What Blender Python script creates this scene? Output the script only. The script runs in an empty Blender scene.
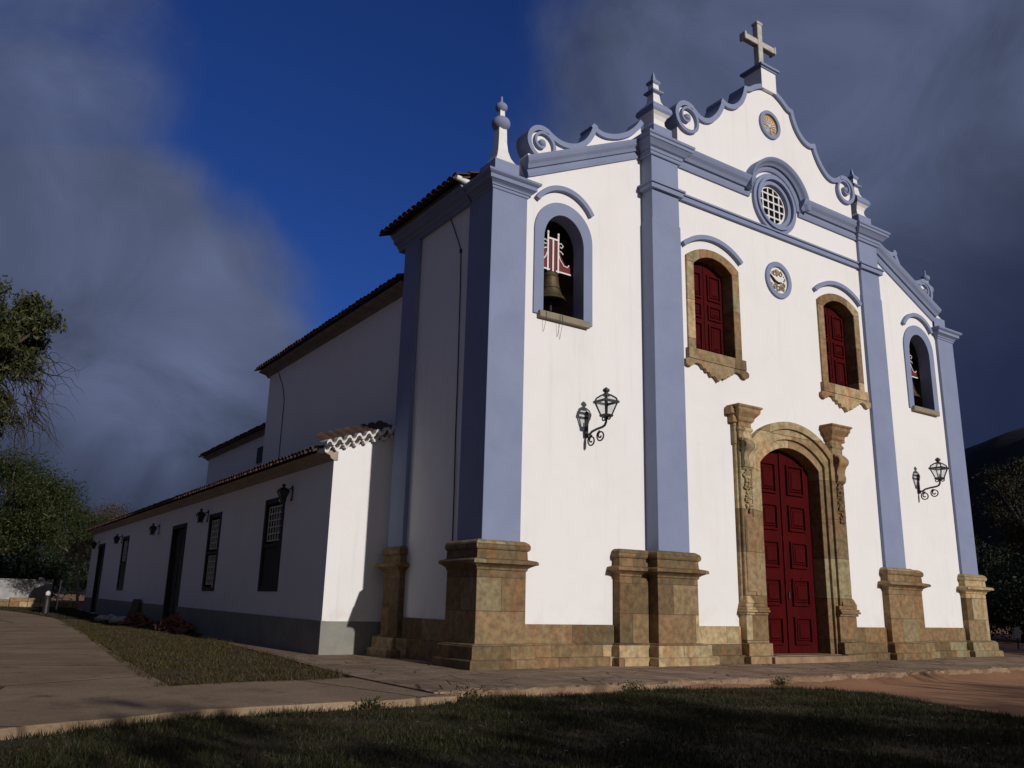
import bpy, bmesh, math, random
import numpy as np
from mathutils import Vector, Matrix
from mathutils.geometry import tessellate_polygon
R = math.radians
PI = math.pi
random.seed(7)
RNG = np.random.default_rng(11)
S = bpy.context.scene
COL = S.collection

# ------------------------------------------------------------------ camera
cam = bpy.data.cameras.new('camera')
cam.sensor_width = 36.0
cam.lens = 29.742
cam.clip_start = 0.1
cam.clip_end = 6000
cam_o = bpy.data.objects.new('camera', cam)
COL.objects.link(cam_o)
FW = Vector((0.53925, 0.80398, 0.25109)).normalized()
RT = Vector((0.82690, -0.56190, 0.02354))
RT = (RT - FW * RT.dot(FW)).normalized()
UP = RT.cross(FW)
cam_o.matrix_world = Matrix(((RT.x, UP.x, -FW.x, -20.513), (RT.y, UP.y, -FW.y, -16.189),
                             (RT.z, UP.z, -FW.z, 0.442), (0, 0, 0, 1)))
S.camera = cam_o

# ------------------------------------------------------------------ sun, sky, exposure
SUN_TRAVEL = Vector((-0.098, 1.0, -0.29)).normalized()
sun = bpy.data.lights.new('sun', 'SUN')
sun.energy = 2.9
sun.angle = R(0.6)
sun.color = (1.0, 0.94, 0.895)
sun_o = bpy.data.objects.new('sun', sun)
COL.objects.link(sun_o)
sun_o.rotation_euler = SUN_TRAVEL.to_track_quat('-Z', 'Y').to_euler()
sun_o.location = (10, -60, 40)

W = bpy.data.worlds.new('World')
S.world = W
W.use_nodes = True
wt = W.node_tree
for n in list(wt.nodes):
    wt.nodes.remove(n)
wn = lambda t: wt.nodes.new(t)
wl = wt.links.new
w_out = wn('ShaderNodeOutputWorld')
w_bg = wn('ShaderNodeBackground')
w_bg.inputs['Strength'].default_value = 0.1
sky = wn('ShaderNodeTexSky')
sky.sky_type = 'NISHITA'
sky.sun_disc = False
sky.sun_elevation = R(16.1)
sky.sun_rotation = R(180 - 5.4)
sky.altitude = 1000
sky.air_density = 1.0
sky.dust_density = 0.3
sky.ozone_density = 2.5
tint = wn('ShaderNodeMix'); tint.data_type = 'RGBA'; tint.blend_type = 'MULTIPLY'
tint.inputs['Factor'].default_value = 1
wl(sky.outputs['Color'], tint.inputs['A'])
tint.inputs['B'].default_value = (0.135, 0.262, 0.64, 1)
tc = wn('ShaderNodeTexCoord')
nz = wn('ShaderNodeTexNoise'); nz.noise_dimensions = '3D'
nz.inputs['Scale'].default_value = 3.1; nz.inputs['Detail'].default_value = 10; nz.inputs['Roughness'].default_value = 0.58
nz.inputs['Distortion'].default_value = 0.7
wl(tc.outputs['Generated'], nz.inputs['Vector'])

def wmath(op, a, b=None, clamp=False):
    m = wn('ShaderNodeMath'); m.operation = op; m.use_clamp = clamp
    for i, v in enumerate((a, b)):
        if v is None: continue
        if hasattr(v, 'is_linked'): wl(v, m.inputs[i])
        else: m.inputs[i].default_value = v
    return m.outputs[0]

def blob(d, a0, a1):
    v = wn('ShaderNodeVectorMath'); v.operation = 'DOT_PRODUCT'
    wl(tc.outputs['Generated'], v.inputs[0]); v.inputs[1].default_value = Vector(d).normalized()
    mr = wn('ShaderNodeMapRange'); mr.interpolation_type = 'SMOOTHSTEP'
    mr.inputs['From Min'].default_value = math.cos(R(a1)); mr.inputs['From Max'].default_value = math.cos(R(a0))
    wl(v.outputs['Value'], mr.inputs['Value'])
    return mr.outputs['Result']

# cloud masses (directions in the world) broken up by noise
cl = blob((0.10, 0.965, 0.21), 5, 18.5)
cl = wmath('MAXIMUM', cl, blob((0.84, 0.40, 0.42), 14, 33))
cl = wmath('MAXIMUM', cl, blob((-0.32, 0.92, 0.22), 8, 25))
cl = wmath('MAXIMUM', cl, wmath('MULTIPLY', blob((-0.02, 0.86, 0.49), 1, 13), 0.42))
cl = wmath('MAXIMUM', cl, wmath('MULTIPLY', blob((0.62, 0.55, 0.57), 2, 15), 0.80))
nn = wmath('MULTIPLY', wmath('SUBTRACT', nz.outputs['Fac'], 0.5), 3.0)
wgt = wmath('MULTIPLY', wmath('ADD', cl, 0.06), wmath('SUBTRACT', 1.22, cl))
dens = wmath('ADD', cl, wmath('MULTIPLY', nn, wgt), True)
mr = wn('ShaderNodeMapRange'); mr.interpolation_type = 'SMOOTHSTEP'
mr.inputs['From Min'].default_value = 0.10; mr.inputs['From Max'].default_value = 0.66
wl(dens, mr.inputs['Value'])
# cloud colour by height, with soft billows
nz2 = wn('ShaderNodeTexNoise'); nz2.inputs['Scale'].default_value = 5.0; nz2.inputs['Detail'].default_value = 9; nz2.inputs['Roughness'].default_value = 0.55; nz2.inputs['Distortion'].default_value = 0.8
wl(tc.outputs['Generated'], nz2.inputs['Vector'])
sep = wn('ShaderNodeSeparateXYZ'); wl(tc.outputs['Generated'], sep.inputs[0])
ccol = wn('ShaderNodeValToRGB')
e = ccol.color_ramp.elements
e[0].position = 0.0; e[0].color = (0.26, 0.36, 0.66, 1)
e[1].position = 0.55; e[1].color = (0.68, 0.86, 1.52, 1)
el = e.new(0.11); el.color = (0.36, 0.47, 0.84, 1)
el = e.new(0.25); el.color = (0.68, 0.84, 1.46, 1)
hh = wmath('ADD', sep.outputs['Z'], wmath('MULTIPLY', wmath('SUBTRACT', nz2.outputs['Fac'], 0.5), 0.16))
wl(hh, ccol.inputs['Fac'])
lum = wmath('ADD', wmath('MULTIPLY', wmath('SUBTRACT', nz2.outputs['Fac'], 0.5), 1.7), 1.0)
lum = wmath('MULTIPLY', lum, wmath('ADD', 1.06, wmath('MULTIPLY', blob((0.24, 0.92, 0.32), 0.5, 6.5), 0.42)))
lum = wmath('MULTIPLY', lum, wmath('ADD', 1.0, wmath('MULTIPLY', blob((0.185, 0.965, 0.19), 0.5, 7), 0.40)))
lum = wmath('MULTIPLY', lum, wmath('ADD', 1.0, wmath('MULTIPLY', blob((0.84, 0.34, 0.42), 2, 14), 0.12)))
cmul = wn('ShaderNodeVectorMath'); cmul.operation = 'SCALE'
wl(ccol.outputs['Color'], cmul.inputs[0]); wl(lum, cmul.inputs['Scale'])
wmix = wn('ShaderNodeMix'); wmix.data_type = 'RGBA'
wl(mr.outputs['Result'], wmix.inputs['Factor'])
wl(tint.outputs['Result'], wmix.inputs['A']); wl(cmul.outputs['Vector'], wmix.inputs['B'])
# grey cover added over the unseen sky behind and beside the viewer, dimming fill light
rear = wn('ShaderNodeMix'); rear.data_type = 'RGBA'
cover = wmath('MAXIMUM', blob((-0.55, -0.80, 0.25), 60, 92), blob((0.70, -0.72, 0.2), 40, 62))
wl(cover, rear.inputs['Factor']); wl(wmix.outputs['Result'], rear.inputs['A'])
rear.inputs['B'].default_value = (0.42, 0.57, 1.06, 1)
# bright hazy cloud round the sun, behind the viewer
glow = wn('ShaderNodeMix'); glow.data_type = 'RGBA'
wl(blob((0.14, -0.95, 0.34), 6, 50), glow.inputs['Factor']); wl(rear.outputs['Result'], glow.inputs['A'])
glow.inputs['B'].default_value = (2.5, 2.5, 2.6, 1)
rear = glow
navy = wn('ShaderNodeMix'); navy.data_type = 'RGBA'
wl(wmath('MULTIPLY', blob((0.92, 0.37, 0.08), 8, 24), 0.92), navy.inputs['Factor']); wl(rear.outputs['Result'], navy.inputs['A'])
navy.inputs['B'].default_value = (0.13, 0.20, 0.56, 1)
wl(navy.outputs['Result'], w_bg.inputs['Color'])
wl(w_bg.outputs['Background'], w_out.inputs['Surface'])

S.view_settings.view_transform = 'Standard'
S.view_settings.look = 'None'
S.view_settings.gamma = 1
S.view_settings.exposure = 0.0
S.view_settings.use_curve_mapping = False

# ------------------------------------------------------------------ materials
def nodes(name):
    m = bpy.data.materials.new(name); m.use_nodes = True
    t = m.node_tree
    return m, t, t.nodes['Principled BSDF']

def rgba(c): return (c[0], c[1], c[2], 1)

def mat(name, c, c2=None, scale=1.0, detail=6, rough=0.85, bump=0.0, bscale=None, spec=0.3, lo=0.35, hi=0.65, metal=0.0, aniso=(1, 1, 1)):
    """noise mix of two real colours with a noise bump"""
    m, t, b = nodes(name)
    b.inputs['Roughness'].default_value = rough
    b.inputs['Specular IOR Level'].default_value = spec
    b.inputs['Metallic'].default_value = metal
    co = t.nodes.new('ShaderNodeTexCoord')
    mp = t.nodes.new('ShaderNodeMapping'); mp.inputs['Scale'].default_value = aniso
    t.links.new(co.outputs['Object'], mp.inputs['Vector'])
    if c2 is None:
        b.inputs['Base Color'].default_value = rgba(c)
    else:
        n = t.nodes.new('ShaderNodeTexNoise'); n.inputs['Scale'].default_value = scale; n.inputs['Detail'].default_value = detail
        n.inputs['Roughness'].default_value = 0.62
        t.links.new(mp.outputs['Vector'], n.inputs['Vector'])
        r = t.nodes.new('ShaderNodeValToRGB')
        r.color_ramp.elements[0].position = lo; r.color_ramp.elements[0].color = rgba(c)
        r.color_ramp.elements[1].position = hi; r.color_ramp.elements[1].color = rgba(c2)
        t.links.new(n.outputs['Fac'], r.inputs['Fac'])
        t.links.new(r.outputs['Color'], b.inputs['Base Color'])
    if bump:
        n2 = t.nodes.new('ShaderNodeTexNoise'); n2.inputs['Scale'].default_value = bscale or scale * 6; n2.inputs['Detail'].default_value = 6
        t.links.new(mp.outputs['Vector'], n2.inputs['Vector'])
        bp = t.nodes.new('ShaderNodeBump'); bp.inputs['Strength'].default_value = bump; bp.inputs['Distance'].default_value = 0.02
        t.links.new(n2.outputs['Fac'], bp.inputs['Height'])
        t.links.new(bp.outputs['Normal'], b.inputs['Normal'])
    return m

def plaster_mat(name, white, stain, soil):
    """limewashed render: faint patches, thin vertical run marks, splashed soil just above the plinth"""
    m, t, b = nodes(name)
    L = t.links.new; N = t.nodes.new
    b.inputs['Roughness'].default_value = 0.92; b.inputs['Specular IOR Level'].default_value = 0.15
    co = N('ShaderNodeTexCoord')
    n1 = N('ShaderNodeTexNoise'); n1.inputs['Scale'].default_value = 0.55; n1.inputs['Detail'].default_value = 8; n1.inputs['Roughness'].default_value = 0.65
    L(co.outputs['Object'], n1.inputs['Vector'])
    mp = N('ShaderNodeMapping'); mp.inputs['Scale'].default_value = (3.2, 3.2, 0.16)
    L(co.outputs['Object'], mp.inputs['Vector'])
    n2 = N('ShaderNodeTexNoise'); n2.inputs['Scale'].default_value = 1.3; n2.inputs['Detail'].default_value = 6; n2.inputs['Roughness'].default_value = 0.7
    L(mp.outputs['Vector'], n2.inputs['Vector'])
    r1 = N('ShaderNodeMapRange'); r1.inputs['From Min'].default_value = 0.45; r1.inputs['From Max'].default_value = 0.75; r1.inputs['To Max'].default_value = 0.35
    L(n1.outputs['Fac'], r1.inputs['Value'])
    r2 = N('ShaderNodeMapRange'); r2.inputs['From Min'].default_value = 0.55; r2.inputs['From Max'].default_value = 0.8; r2.inputs['To Max'].default_value = 0.6
    L(n2.outputs['Fac'], r2.inputs['Value'])
    ad = N('ShaderNodeMath'); ad.operation = 'ADD'; ad.use_clamp = True
    L(r1.outputs[0], ad.inputs[0]); L(r2.outputs[0], ad.inputs[1])
    mx = N('ShaderNodeMix'); mx.data_type = 'RGBA'
    mx.inputs['A'].default_value = rgba(white); mx.inputs['B'].default_value = rgba(stain)
    L(ad.outputs[0], mx.inputs['Factor'])
    sx = N('ShaderNodeSeparateXYZ'); L(co.outputs['Object'], sx.inputs[0])
    r3 = N('ShaderNodeMapRange'); r3.inputs['From Min'].default_value = 1.55; r3.inputs['From Max'].default_value = 0.9; r3.inputs['To Max'].default_value = 1.0
    L(sx.outputs['Z'], r3.inputs['Value'])
    n3 = N('ShaderNodeTexNoise'); n3.inputs['Scale'].default_value = 2.5; n3.inputs['Detail'].default_value = 8
    L(co.outputs['Object'], n3.inputs['Vector'])
    r4 = N('ShaderNodeMapRange'); r4.inputs['From Min'].default_value = 0.5; r4.inputs['From Max'].default_value = 0.8; r4.inputs['To Max'].default_value = 0.5
    L(n3.outputs['Fac'], r4.inputs['Value'])
    mu = N('ShaderNodeMath'); mu.operation = 'MULTIPLY'; L(r3.outputs[0], mu.inputs[0]); L(r4.outputs[0], mu.inputs[1])
    mx2 = N('ShaderNodeMix'); mx2.data_type = 'RGBA'
    L(mu.outputs[0], mx2.inputs['Factor']); L(mx.outputs['Result'], mx2.inputs['A']); mx2.inputs['B'].default_value = rgba(soil)
    L(mx2.outputs['Result'], b.inputs['Base Color'])
    n4 = N('ShaderNodeTexNoise'); n4.inputs['Scale'].default_value = 2.2; n4.inputs['Detail'].default_value = 9; n4.inputs['Roughness'].default_value = 0.6
    L(co.outputs['Object'], n4.inputs['Vector'])
    bp = N('ShaderNodeBump'); bp.inputs['Strength'].default_value = 0.35; bp.inputs['Distance'].default_value = 0.03
    L(n4.outputs['Fac'], bp.inputs['Height']); L(bp.outputs['Normal'], b.inputs['Normal'])
    return m

def stone_mat(name, bw=1.05, bh=0.52, tone=1.0, offset=(0, 0, 0), hue=(1.0, 0.925, 0.775, 1)):
    """dressed sandstone blocks: each block its own tone, rusty and grey-green blotches, dark thin joints"""
    m, t, b = nodes(name)
    L = t.links.new; N = t.nodes.new
    b.inputs['Roughness'].default_value = 0.88; b.inputs['Specular IOR Level'].default_value = 0.2
    co = N('ShaderNodeTexCoord')
    sx = N('ShaderNodeSeparateXYZ'); L(co.outputs['Object'], sx.inputs[0])
    ad = N('ShaderNodeMath'); ad.operation = 'ADD'; L(sx.outputs['X'], ad.inputs[0]); L(sx.outputs['Y'], ad.inputs[1])
    cb = N('ShaderNodeCombineXYZ'); L(ad.outputs[0], cb.inputs['X']); L(sx.outputs['Z'], cb.inputs['Y'])
    mp = N('ShaderNodeMapping'); mp.inputs['Location'].default_value = offset
    L(cb.outputs[0], mp.inputs['Vector'])
    br = N('ShaderNodeTexBrick')
    br.inputs['Color1'].default_value = (0, 0, 0, 1); br.inputs['Color2'].default_value = (1, 1, 1, 1)
    br.inputs['Mortar'].default_value = (0.5, 0.5, 0.5, 1)
    br.inputs['Scale'].default_value = 1.0; br.inputs['Brick Width'].default_value = bw; br.inputs['Row Height'].default_value = bh
    br.inputs['Mortar Size'].default_value = 0.009; br.inputs['Mortar Smooth'].default_value = 0.4
    L(mp.outputs['Vector'], br.inputs['Vector'])
    rb = N('ShaderNodeValToRGB'); e = rb.color_ramp.elements
    e[0].position = 0.0; e[0].color = (0.20 * tone, 0.155 * tone, 0.10 * tone, 1)
    e[1].position = 1.0; e[1].color = (0.39 * tone, 0.315 * tone, 0.205 * tone, 1)
    x = e.new(0.35); x.color = (0.30 * tone, 0.20 * tone, 0.12 * tone, 1)
    x = e.new(0.7); x.color = (0.20 * tone, 0.195 * tone, 0.14 * tone, 1)
    L(br.outputs['Color'], rb.inputs['Fac'])
    # grey-green weathering
    n1 = N('ShaderNodeTexNoise'); n1.inputs['Scale'].default_value = 1.25; n1.inputs['Detail'].default_value = 7; n1.inputs['Roughness'].default_value = 0.55
    L(co.outputs['Object'], n1.inputs['Vector'])
    f1 = N('ShaderNodeMapRange'); f1.inputs['From Min'].default_value = 0.47; f1.inputs['From Max'].default_value = 0.62; f1.inputs['To Max'].default_value = 0.5
    L(n1.outputs['Fac'], f1.inputs['Value'])
    m1 = N('ShaderNodeMix'); m1.data_type = 'RGBA'; L(f1.outputs[0], m1.inputs['Factor']); L(rb.outputs['Color'], m1.inputs['A'])
    m1.inputs['B'].default_value = (0.225 * tone, 0.20 * tone, 0.13 * tone, 1)
    # rust runs
    mv = N('ShaderNodeMapping'); mv.inputs['Scale'].default_value = (2.0, 2.0, 0.42); mv.inputs['Location'].default_value = (3, 7, 1)
    L(co.outputs['Object'], mv.inputs['Vector'])
    n2 = N('ShaderNodeTexNoise'); n2.inputs['Scale'].default_value = 1.9; n2.inputs['Detail'].default_value = 7; n2.inputs['Roughness'].default_value = 0.58
    L(mv.outputs['Vector'], n2.inputs['Vector'])
    f2 = N('ShaderNodeMapRange'); f2.inputs['From Min'].default_value = 0.50; f2.inputs['From Max'].default_value = 0.66; f2.inputs['To Max'].default_value = 0.6
    L(n2.outputs['Fac'], f2.inputs['Value'])
    m2 = N('ShaderNodeMix'); m2.data_type = 'RGBA'; L(f2.outputs[0], m2.inputs['Factor']); L(m1.outputs['Result'], m2.inputs['A'])
    m2.inputs['B'].default_value = (0.29 * tone, 0.155 * tone, 0.075 * tone, 1)
    # pale lime spots and dark grime
    n3 = N('ShaderNodeTexNoise'); n3.inputs['Scale'].default_value = 6; n3.inputs['Detail'].default_value = 8; n3.inputs['Roughness'].default_value = 0.62
    L(co.outputs['Object'], n3.inputs['Vector'])
    f3 = N('ShaderNodeMapRange'); f3.inputs['From Min'].default_value = 0.35; f3.inputs['From Max'].default_value = 0.65; f3.inputs['To Min'].default_value = 0.68; f3.inputs['To Max'].default_value = 1.28
    L(n3.outputs['Fac'], f3.inputs['Value'])
    m3 = N('ShaderNodeMix'); m3.data_type = 'RGBA'; m3.blend_type = 'MULTIPLY'; m3.inputs['Factor'].default_value = 1
    L(m2.outputs['Result'], m3.inputs['A']); L(f3.outputs[0], m3.inputs['B'])
    bt = N('ShaderNodeMapRange'); bt.inputs['To Min'].default_value = 0.62; bt.inputs['To Max'].default_value = 1.25
    L(br.outputs['Color'], bt.inputs['Value'])
    m5 = N('ShaderNodeMix'); m5.data_type = 'RGBA'; m5.blend_type = 'MULTIPLY'; m5.inputs['Factor'].default_value = 1
    L(m3.outputs['Result'], m5.inputs['A']); L(bt.outputs[0], m5.inputs['B'])
    m4 = N('ShaderNodeMix'); m4.data_type = 'RGBA'; L(br.outputs['Fac'], m4.inputs['Factor'])
    m6 = N('ShaderNodeMix'); m6.data_type = 'RGBA'; m6.blend_type = 'MULTIPLY'; m6.inputs['Factor'].default_value = 1
    L(m5.outputs['Result'], m6.inputs['A']); m6.inputs['B'].default_value = hue
    L(m6.outputs['Result'], m4.inputs['A']); m4.inputs['B'].default_value = (0.085, 0.068, 0.05, 1)
    L(m4.outputs['Result'], b.inputs['Base Color'])
    sm = N('ShaderNodeMath'); sm.operation = 'SUBTRACT'; L(n3.outputs['Fac'], sm.inputs[0]); L(br.outputs['Fac'], sm.inputs[1])
    bp = N('ShaderNodeBump'); bp.inputs['Strength'].default_value = 0.5; bp.inputs['Distance'].default_value = 0.02
    L(sm.outputs[0], bp.inputs['Height']); L(bp.outputs['Normal'], b.inputs['Normal'])
    return m

def leaf_mat(name, c1, c2, trans=0.25):
    m, t, b = nodes(name)
    L = t.links.new; N = t.nodes.new
    g = N('ShaderNodeNewGeometry')
    r = N('ShaderNodeValToRGB'); r.color_ramp.elements[0].color = rgba(c1); r.color_ramp.elements[1].color = rgba(c2)
    L(g.outputs['Random Per Island'], r.inputs['Fac'])
    L(r.outputs['Color'], b.inputs['Base Color'])
    b.inputs['Roughness'].default_value = 0.55; b.inputs['Specular IOR Level'].default_value = 0.3
    tr = N('ShaderNodeBsdfTranslucent'); L(r.outputs['Color'], tr.inputs['Color'])
    mx = N('ShaderNodeMixShader'); mx.inputs[0].default_value = trans
    L(b.outputs[0], mx.inputs[1]); L(tr.outputs[0], mx.inputs[2])
    L(mx.outputs[0], t.nodes['Material Output'].inputs['Surface'])
    return m

M = {}
M['plaster'] = plaster_mat('white limewash', (0.80, 0.79, 0.78), (0.68, 0.66, 0.635), (0.58, 0.47, 0.38))
M['blue'] = mat('grey blue paint', (0.202, 0.240, 0.366), (0.234, 0.274, 0.402), scale=1.1, rough=0.85, bump=0.25, bscale=7, detail=9, lo=.3, hi=.65, spec=0.25)
M['stone'] = stone_mat('sandstone blocks', bw=1.5, bh=0.72, tone=1.02, offset=(0.3, 0.22, 0))
M['stone_fine'] = stone_mat('carved sandstone', bw=2.3, bh=1.15, tone=1.18, offset=(0.4, 0.55, 0), hue=(1.0, 0.915, 0.77, 1))
M['stone_plain'] = mat('plain weathered stone', (0.29, 0.24, 0.165), (0.22, 0.20, 0.145), scale=4, rough=0.9, bump=0.4)
M['stone_cross'] = mat('lichened cross stone', (0.56, 0.53, 0.48), (0.36, 0.34, 0.31), scale=5, rough=0.9, bump=0.4)
M['maroon'] = mat('maroon gloss paint', (0.066, 0.0030, 0.0040), (0.050, 0.0026, 0.0034), scale=3, rough=0.55, spec=0.06, bump=0.08, bscale=14, aniso=(1, 1, 0.15))
M['annex_dado'] = mat('grey plinth paint', (0.21, 0.21, 0.185), (0.27, 0.26, 0.22), scale=1.6, rough=0.9, bump=0.25)
M['tile'] = mat('old clay roof tile', (0.13, 0.062, 0.038), (0.055, 0.045, 0.038), scale=2.2, rough=0.9, bump=0.3)
M['tile_white'] = mat('lime washed tile ends', (0.74, 0.72, 0.69), (0.58, 0.55, 0.52), scale=5, rough=0.9, bump=0.3)
M['eave'] = mat('brown eave plaster', (0.40, 0.33, 0.27), (0.29, 0.24, 0.20), scale=2, rough=0.9)
M['eave_dark'] = mat('dark timber eave', (0.26, 0.235, 0.22), (0.17, 0.15, 0.14), scale=3, rough=0.9)
M['dark_wood'] = mat('very dark green joinery', (0.018, 0.02, 0.018), (0.012, 0.013, 0.012), scale=4, rough=0.6)
M['lattice'] = mat('cream lattice bars', (0.62, 0.58, 0.50), (0.52, 0.49, 0.43), scale=6, rough=0.8)
M['white_paint'] = mat('white paint', (0.80, 0.79, 0.77), (0.70, 0.69, 0.67), scale=8, rough=0.6)
M['iron'] = mat('black iron', (0.012, 0.012, 0.013), (0.025, 0.023, 0.022), scale=8, rough=0.5, spec=0.5)
M['bronze'] = mat('weathered bronze', (0.16, 0.115, 0.055), (0.085, 0.07, 0.045), scale=9, rough=0.55, metal=0.55, bump=0.3)
M['red_wood'] = mat('red headstock wood', (0.17, 0.02, 0.02), (0.11, 0.016, 0.016), scale=4, rough=0.6)
M['ochre'] = mat('ochre stucco', (0.50, 0.31, 0.14), (0.40, 0.24, 0.10), scale=9, rough=0.85)
M['olive'] = mat('olive stucco', (0.30, 0.25, 0.13), (0.22, 0.19, 0.11), scale=9, rough=0.85)
M['dark_stucco'] = mat('dark brown stucco', (0.05, 0.03, 0.02), rough=0.8)
M['grey_stucco'] = mat('cloud grey stucco', (0.52, 0.50, 0.48), (0.38, 0.37, 0.37), scale=8, rough=0.85)
M['cable'] = mat('grey cable', (0.05, 0.05, 0.055), rough=0.6)
M['bark'] = mat('brown bark', (0.11, 0.085, 0.06), (0.055, 0.042, 0.03), scale=7, rough=0.95, bump=0.8, aniso=(1, 1, 0.3))
M['bark_pale'] = mat('pale bark', (0.25, 0.21, 0.165), (0.15, 0.12, 0.09), scale=6, rough=0.95, bump=0.6, aniso=(1, 1, 0.3))
M['twig'] = mat('dark twig bark', (0.05, 0.036, 0.026), (0.03, 0.022, 0.017), scale=8, rough=0.95)
M['leaf_mango'] = leaf_mat('mango leaves', (0.024, 0.034, 0.010), (0.085, 0.092, 0.028))
M['leaf_green'] = leaf_mat('green leaflets', (0.012, 0.030, 0.006), (0.060, 0.062, 0.016))
M['leaf_dry'] = leaf_mat('dry leaves', (0.06, 0.035, 0.018), (0.10, 0.07, 0.03))
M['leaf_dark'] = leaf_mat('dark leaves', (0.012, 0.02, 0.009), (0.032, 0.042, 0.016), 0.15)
M['leaf_olive'] = leaf_mat('olive leaves', (0.016, 0.017, 0.007), (0.055, 0.048, 0.018))
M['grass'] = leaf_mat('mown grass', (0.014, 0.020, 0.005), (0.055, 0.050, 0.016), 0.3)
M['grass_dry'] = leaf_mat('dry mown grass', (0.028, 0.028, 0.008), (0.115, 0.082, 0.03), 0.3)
M['turf'] = mat('turf soil', (0.035, 0.028, 0.012), (0.085, 0.052, 0.026), scale=1.1, rough=1.0, bump=0.8, bscale=26)
M['dirt'] = mat('red brown dirt', (0.36, 0.19, 0.10), (0.27, 0.135, 0.07), scale=0.8, rough=1.0, bump=0.5, bscale=16)
def paving_mat(name, c1, c2, c3, cell, joint, scale):
    m, t, b = nodes(name); L = t.links.new; N = t.nodes.new
    b.inputs['Roughness'].default_value = 0.95; b.inputs['Specular IOR Level'].default_value = 0.15
    co = N('ShaderNodeTexCoord')
    def noise(sc, det, ro, lo, hi, a=0.0, z=1.0):
        n = N('ShaderNodeTexNoise'); n.inputs['Scale'].default_value = sc; n.inputs['Detail'].default_value = det; n.inputs['Roughness'].default_value = ro
        L(co.outputs['Object'], n.inputs['Vector'])
        r = N('ShaderNodeMapRange'); r.inputs['From Min'].default_value = lo; r.inputs['From Max'].default_value = hi; r.inputs['To Min'].default_value = a; r.inputs['To Max'].default_value = z
        L(n.outputs['Fac'], r.inputs['Value']); return n.outputs['Fac'], r.outputs[0]
    raw1, f1 = noise(scale, 8, .6, .38, .62)
    m1 = N('ShaderNodeMix'); m1.data_type = 'RGBA'; m1.inputs['A'].default_value = rgba(c1); m1.inputs['B'].default_value = rgba(c2); L(f1, m1.inputs['Factor'])
    raw2, f2 = noise(scale * 2.7, 9, .66, .56, .70, 0, .85)
    m2 = N('ShaderNodeMix'); m2.data_type = 'RGBA'; L(m1.outputs['Result'], m2.inputs['A']); m2.inputs['B'].default_value = rgba(c3); L(f2, m2.inputs['Factor'])
    raw3, f3 = noise(24, 6, .7, .3, .7, .72, 1.25)
    m3 = N('ShaderNodeMix'); m3.data_type = 'RGBA'; m3.blend_type = 'MULTIPLY'; m3.inputs['Factor'].default_value = 1; L(m2.outputs['Result'], m3.inputs['A']); L(f3, m3.inputs['B'])
    v = N('ShaderNodeTexVoronoi'); v.feature = 'DISTANCE_TO_EDGE'; v.inputs['Scale'].default_value = cell; v.inputs['Randomness'].default_value = 0.9
    wv = N('ShaderNodeMix'); wv.data_type = 'VECTOR'; wv.inputs['Factor'].default_value = 0.06
    nc = N('ShaderNodeTexNoise'); nc.inputs['Scale'].default_value = 3; nc.inputs['Detail'].default_value = 5; L(co.outputs['Object'], nc.inputs['Vector'])
    L(co.outputs['Object'], wv.inputs['A']); L(nc.outputs['Color'], wv.inputs['B']); L(wv.outputs['Result'], v.inputs['Vector'])
    jr = N('ShaderNodeMapRange'); jr.inputs['From Min'].default_value = 0.004; jr.inputs['From Max'].default_value = joint; L(v.outputs['Distance'], jr.inputs['Value'])
    m4 = N('ShaderNodeMix'); m4.data_type = 'RGBA'; L(jr.outputs[0], m4.inputs['Factor']); m4.inputs['A'].default_value = (c3[0] * .8, c3[1] * .8, c3[2] * .8, 1); L(m3.outputs['Result'], m4.inputs['B'])
    L(m4.outputs['Result'], b.inputs['Base Color'])
    h = N('ShaderNodeMath'); h.operation = 'ADD'; L(raw2, h.inputs[0]); L(jr.outputs[0], h.inputs[1])
    h2 = N('ShaderNodeMath'); h2.operation = 'MULTIPLY_ADD'; L(raw3, h2.inputs[0]); h2.inputs[1].default_value = 0.5; L(h.outputs[0], h2.inputs[2])
    bp = N('ShaderNodeBump'); bp.inputs['Strength'].default_value = 0.75; bp.inputs['Distance'].default_value = 0.03
    L(h2.outputs[0], bp.inputs['Height']); L(bp.outputs['Normal'], b.inputs['Normal'])
    return m
M['concrete'] = paving_mat('stained concrete path', (0.34, 0.245, 0.155), (0.25, 0.178, 0.112), (0.155, 0.105, 0.068), 0.22, 0.010, 0.5)
M['apron'] = paving_mat('uneven stone and mortar apron', (0.36, 0.265, 0.185), (0.225, 0.155, 0.10), (0.15, 0.098, 0.062), 1.1, 0.022, 1.0)
M['apron_edge'] = mat('rough stone kerb', (0.34, 0.23, 0.14), (0.19, 0.12, 0.075), scale=1.7, rough=0.95, bump=0.9, bscale=6)
M['brick_floor'] = mat('brick paver strip', (0.30, 0.19, 0.13), (0.19, 0.125, 0.09), scale=2.2, rough=0.95, bump=0.6)
M['hill'] = mat('forested hill', (0.005, 0.008, 0.008), (0.009, 0.013, 0.010), scale=0.06, rough=1.0)
M['sack'] = mat('pale sack cloth', (0.45, 0.44, 0.44), (0.30, 0.29, 0.29), scale=9, rough=0.9, bump=0.5)
M['board'] = mat('brown plywood', (0.13, 0.075, 0.045), (0.09, 0.055, 0.035), scale=6, rough=0.8)
M['belfry'] = mat('dark brown belfry plaster', (0.22, 0.18, 0.15), (0.12, 0.095, 0.08), scale=1.4, rough=0.95)  # dark brown tones over the whole room
M['grey_wall'] = mat('weathered white wall paint', (0.42, 0.41, 0.40), (0.26, 0.255, 0.25), scale=1.2, rough=0.95)
M['black'] = mat('black interior', (0.006, 0.006, 0.007), rough=0.9)
M['rubble'] = mat('broken clay tile', (0.22, 0.075, 0.045), (0.13, 0.06, 0.04), scale=9, rough=0.95, bump=0.5)
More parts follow.
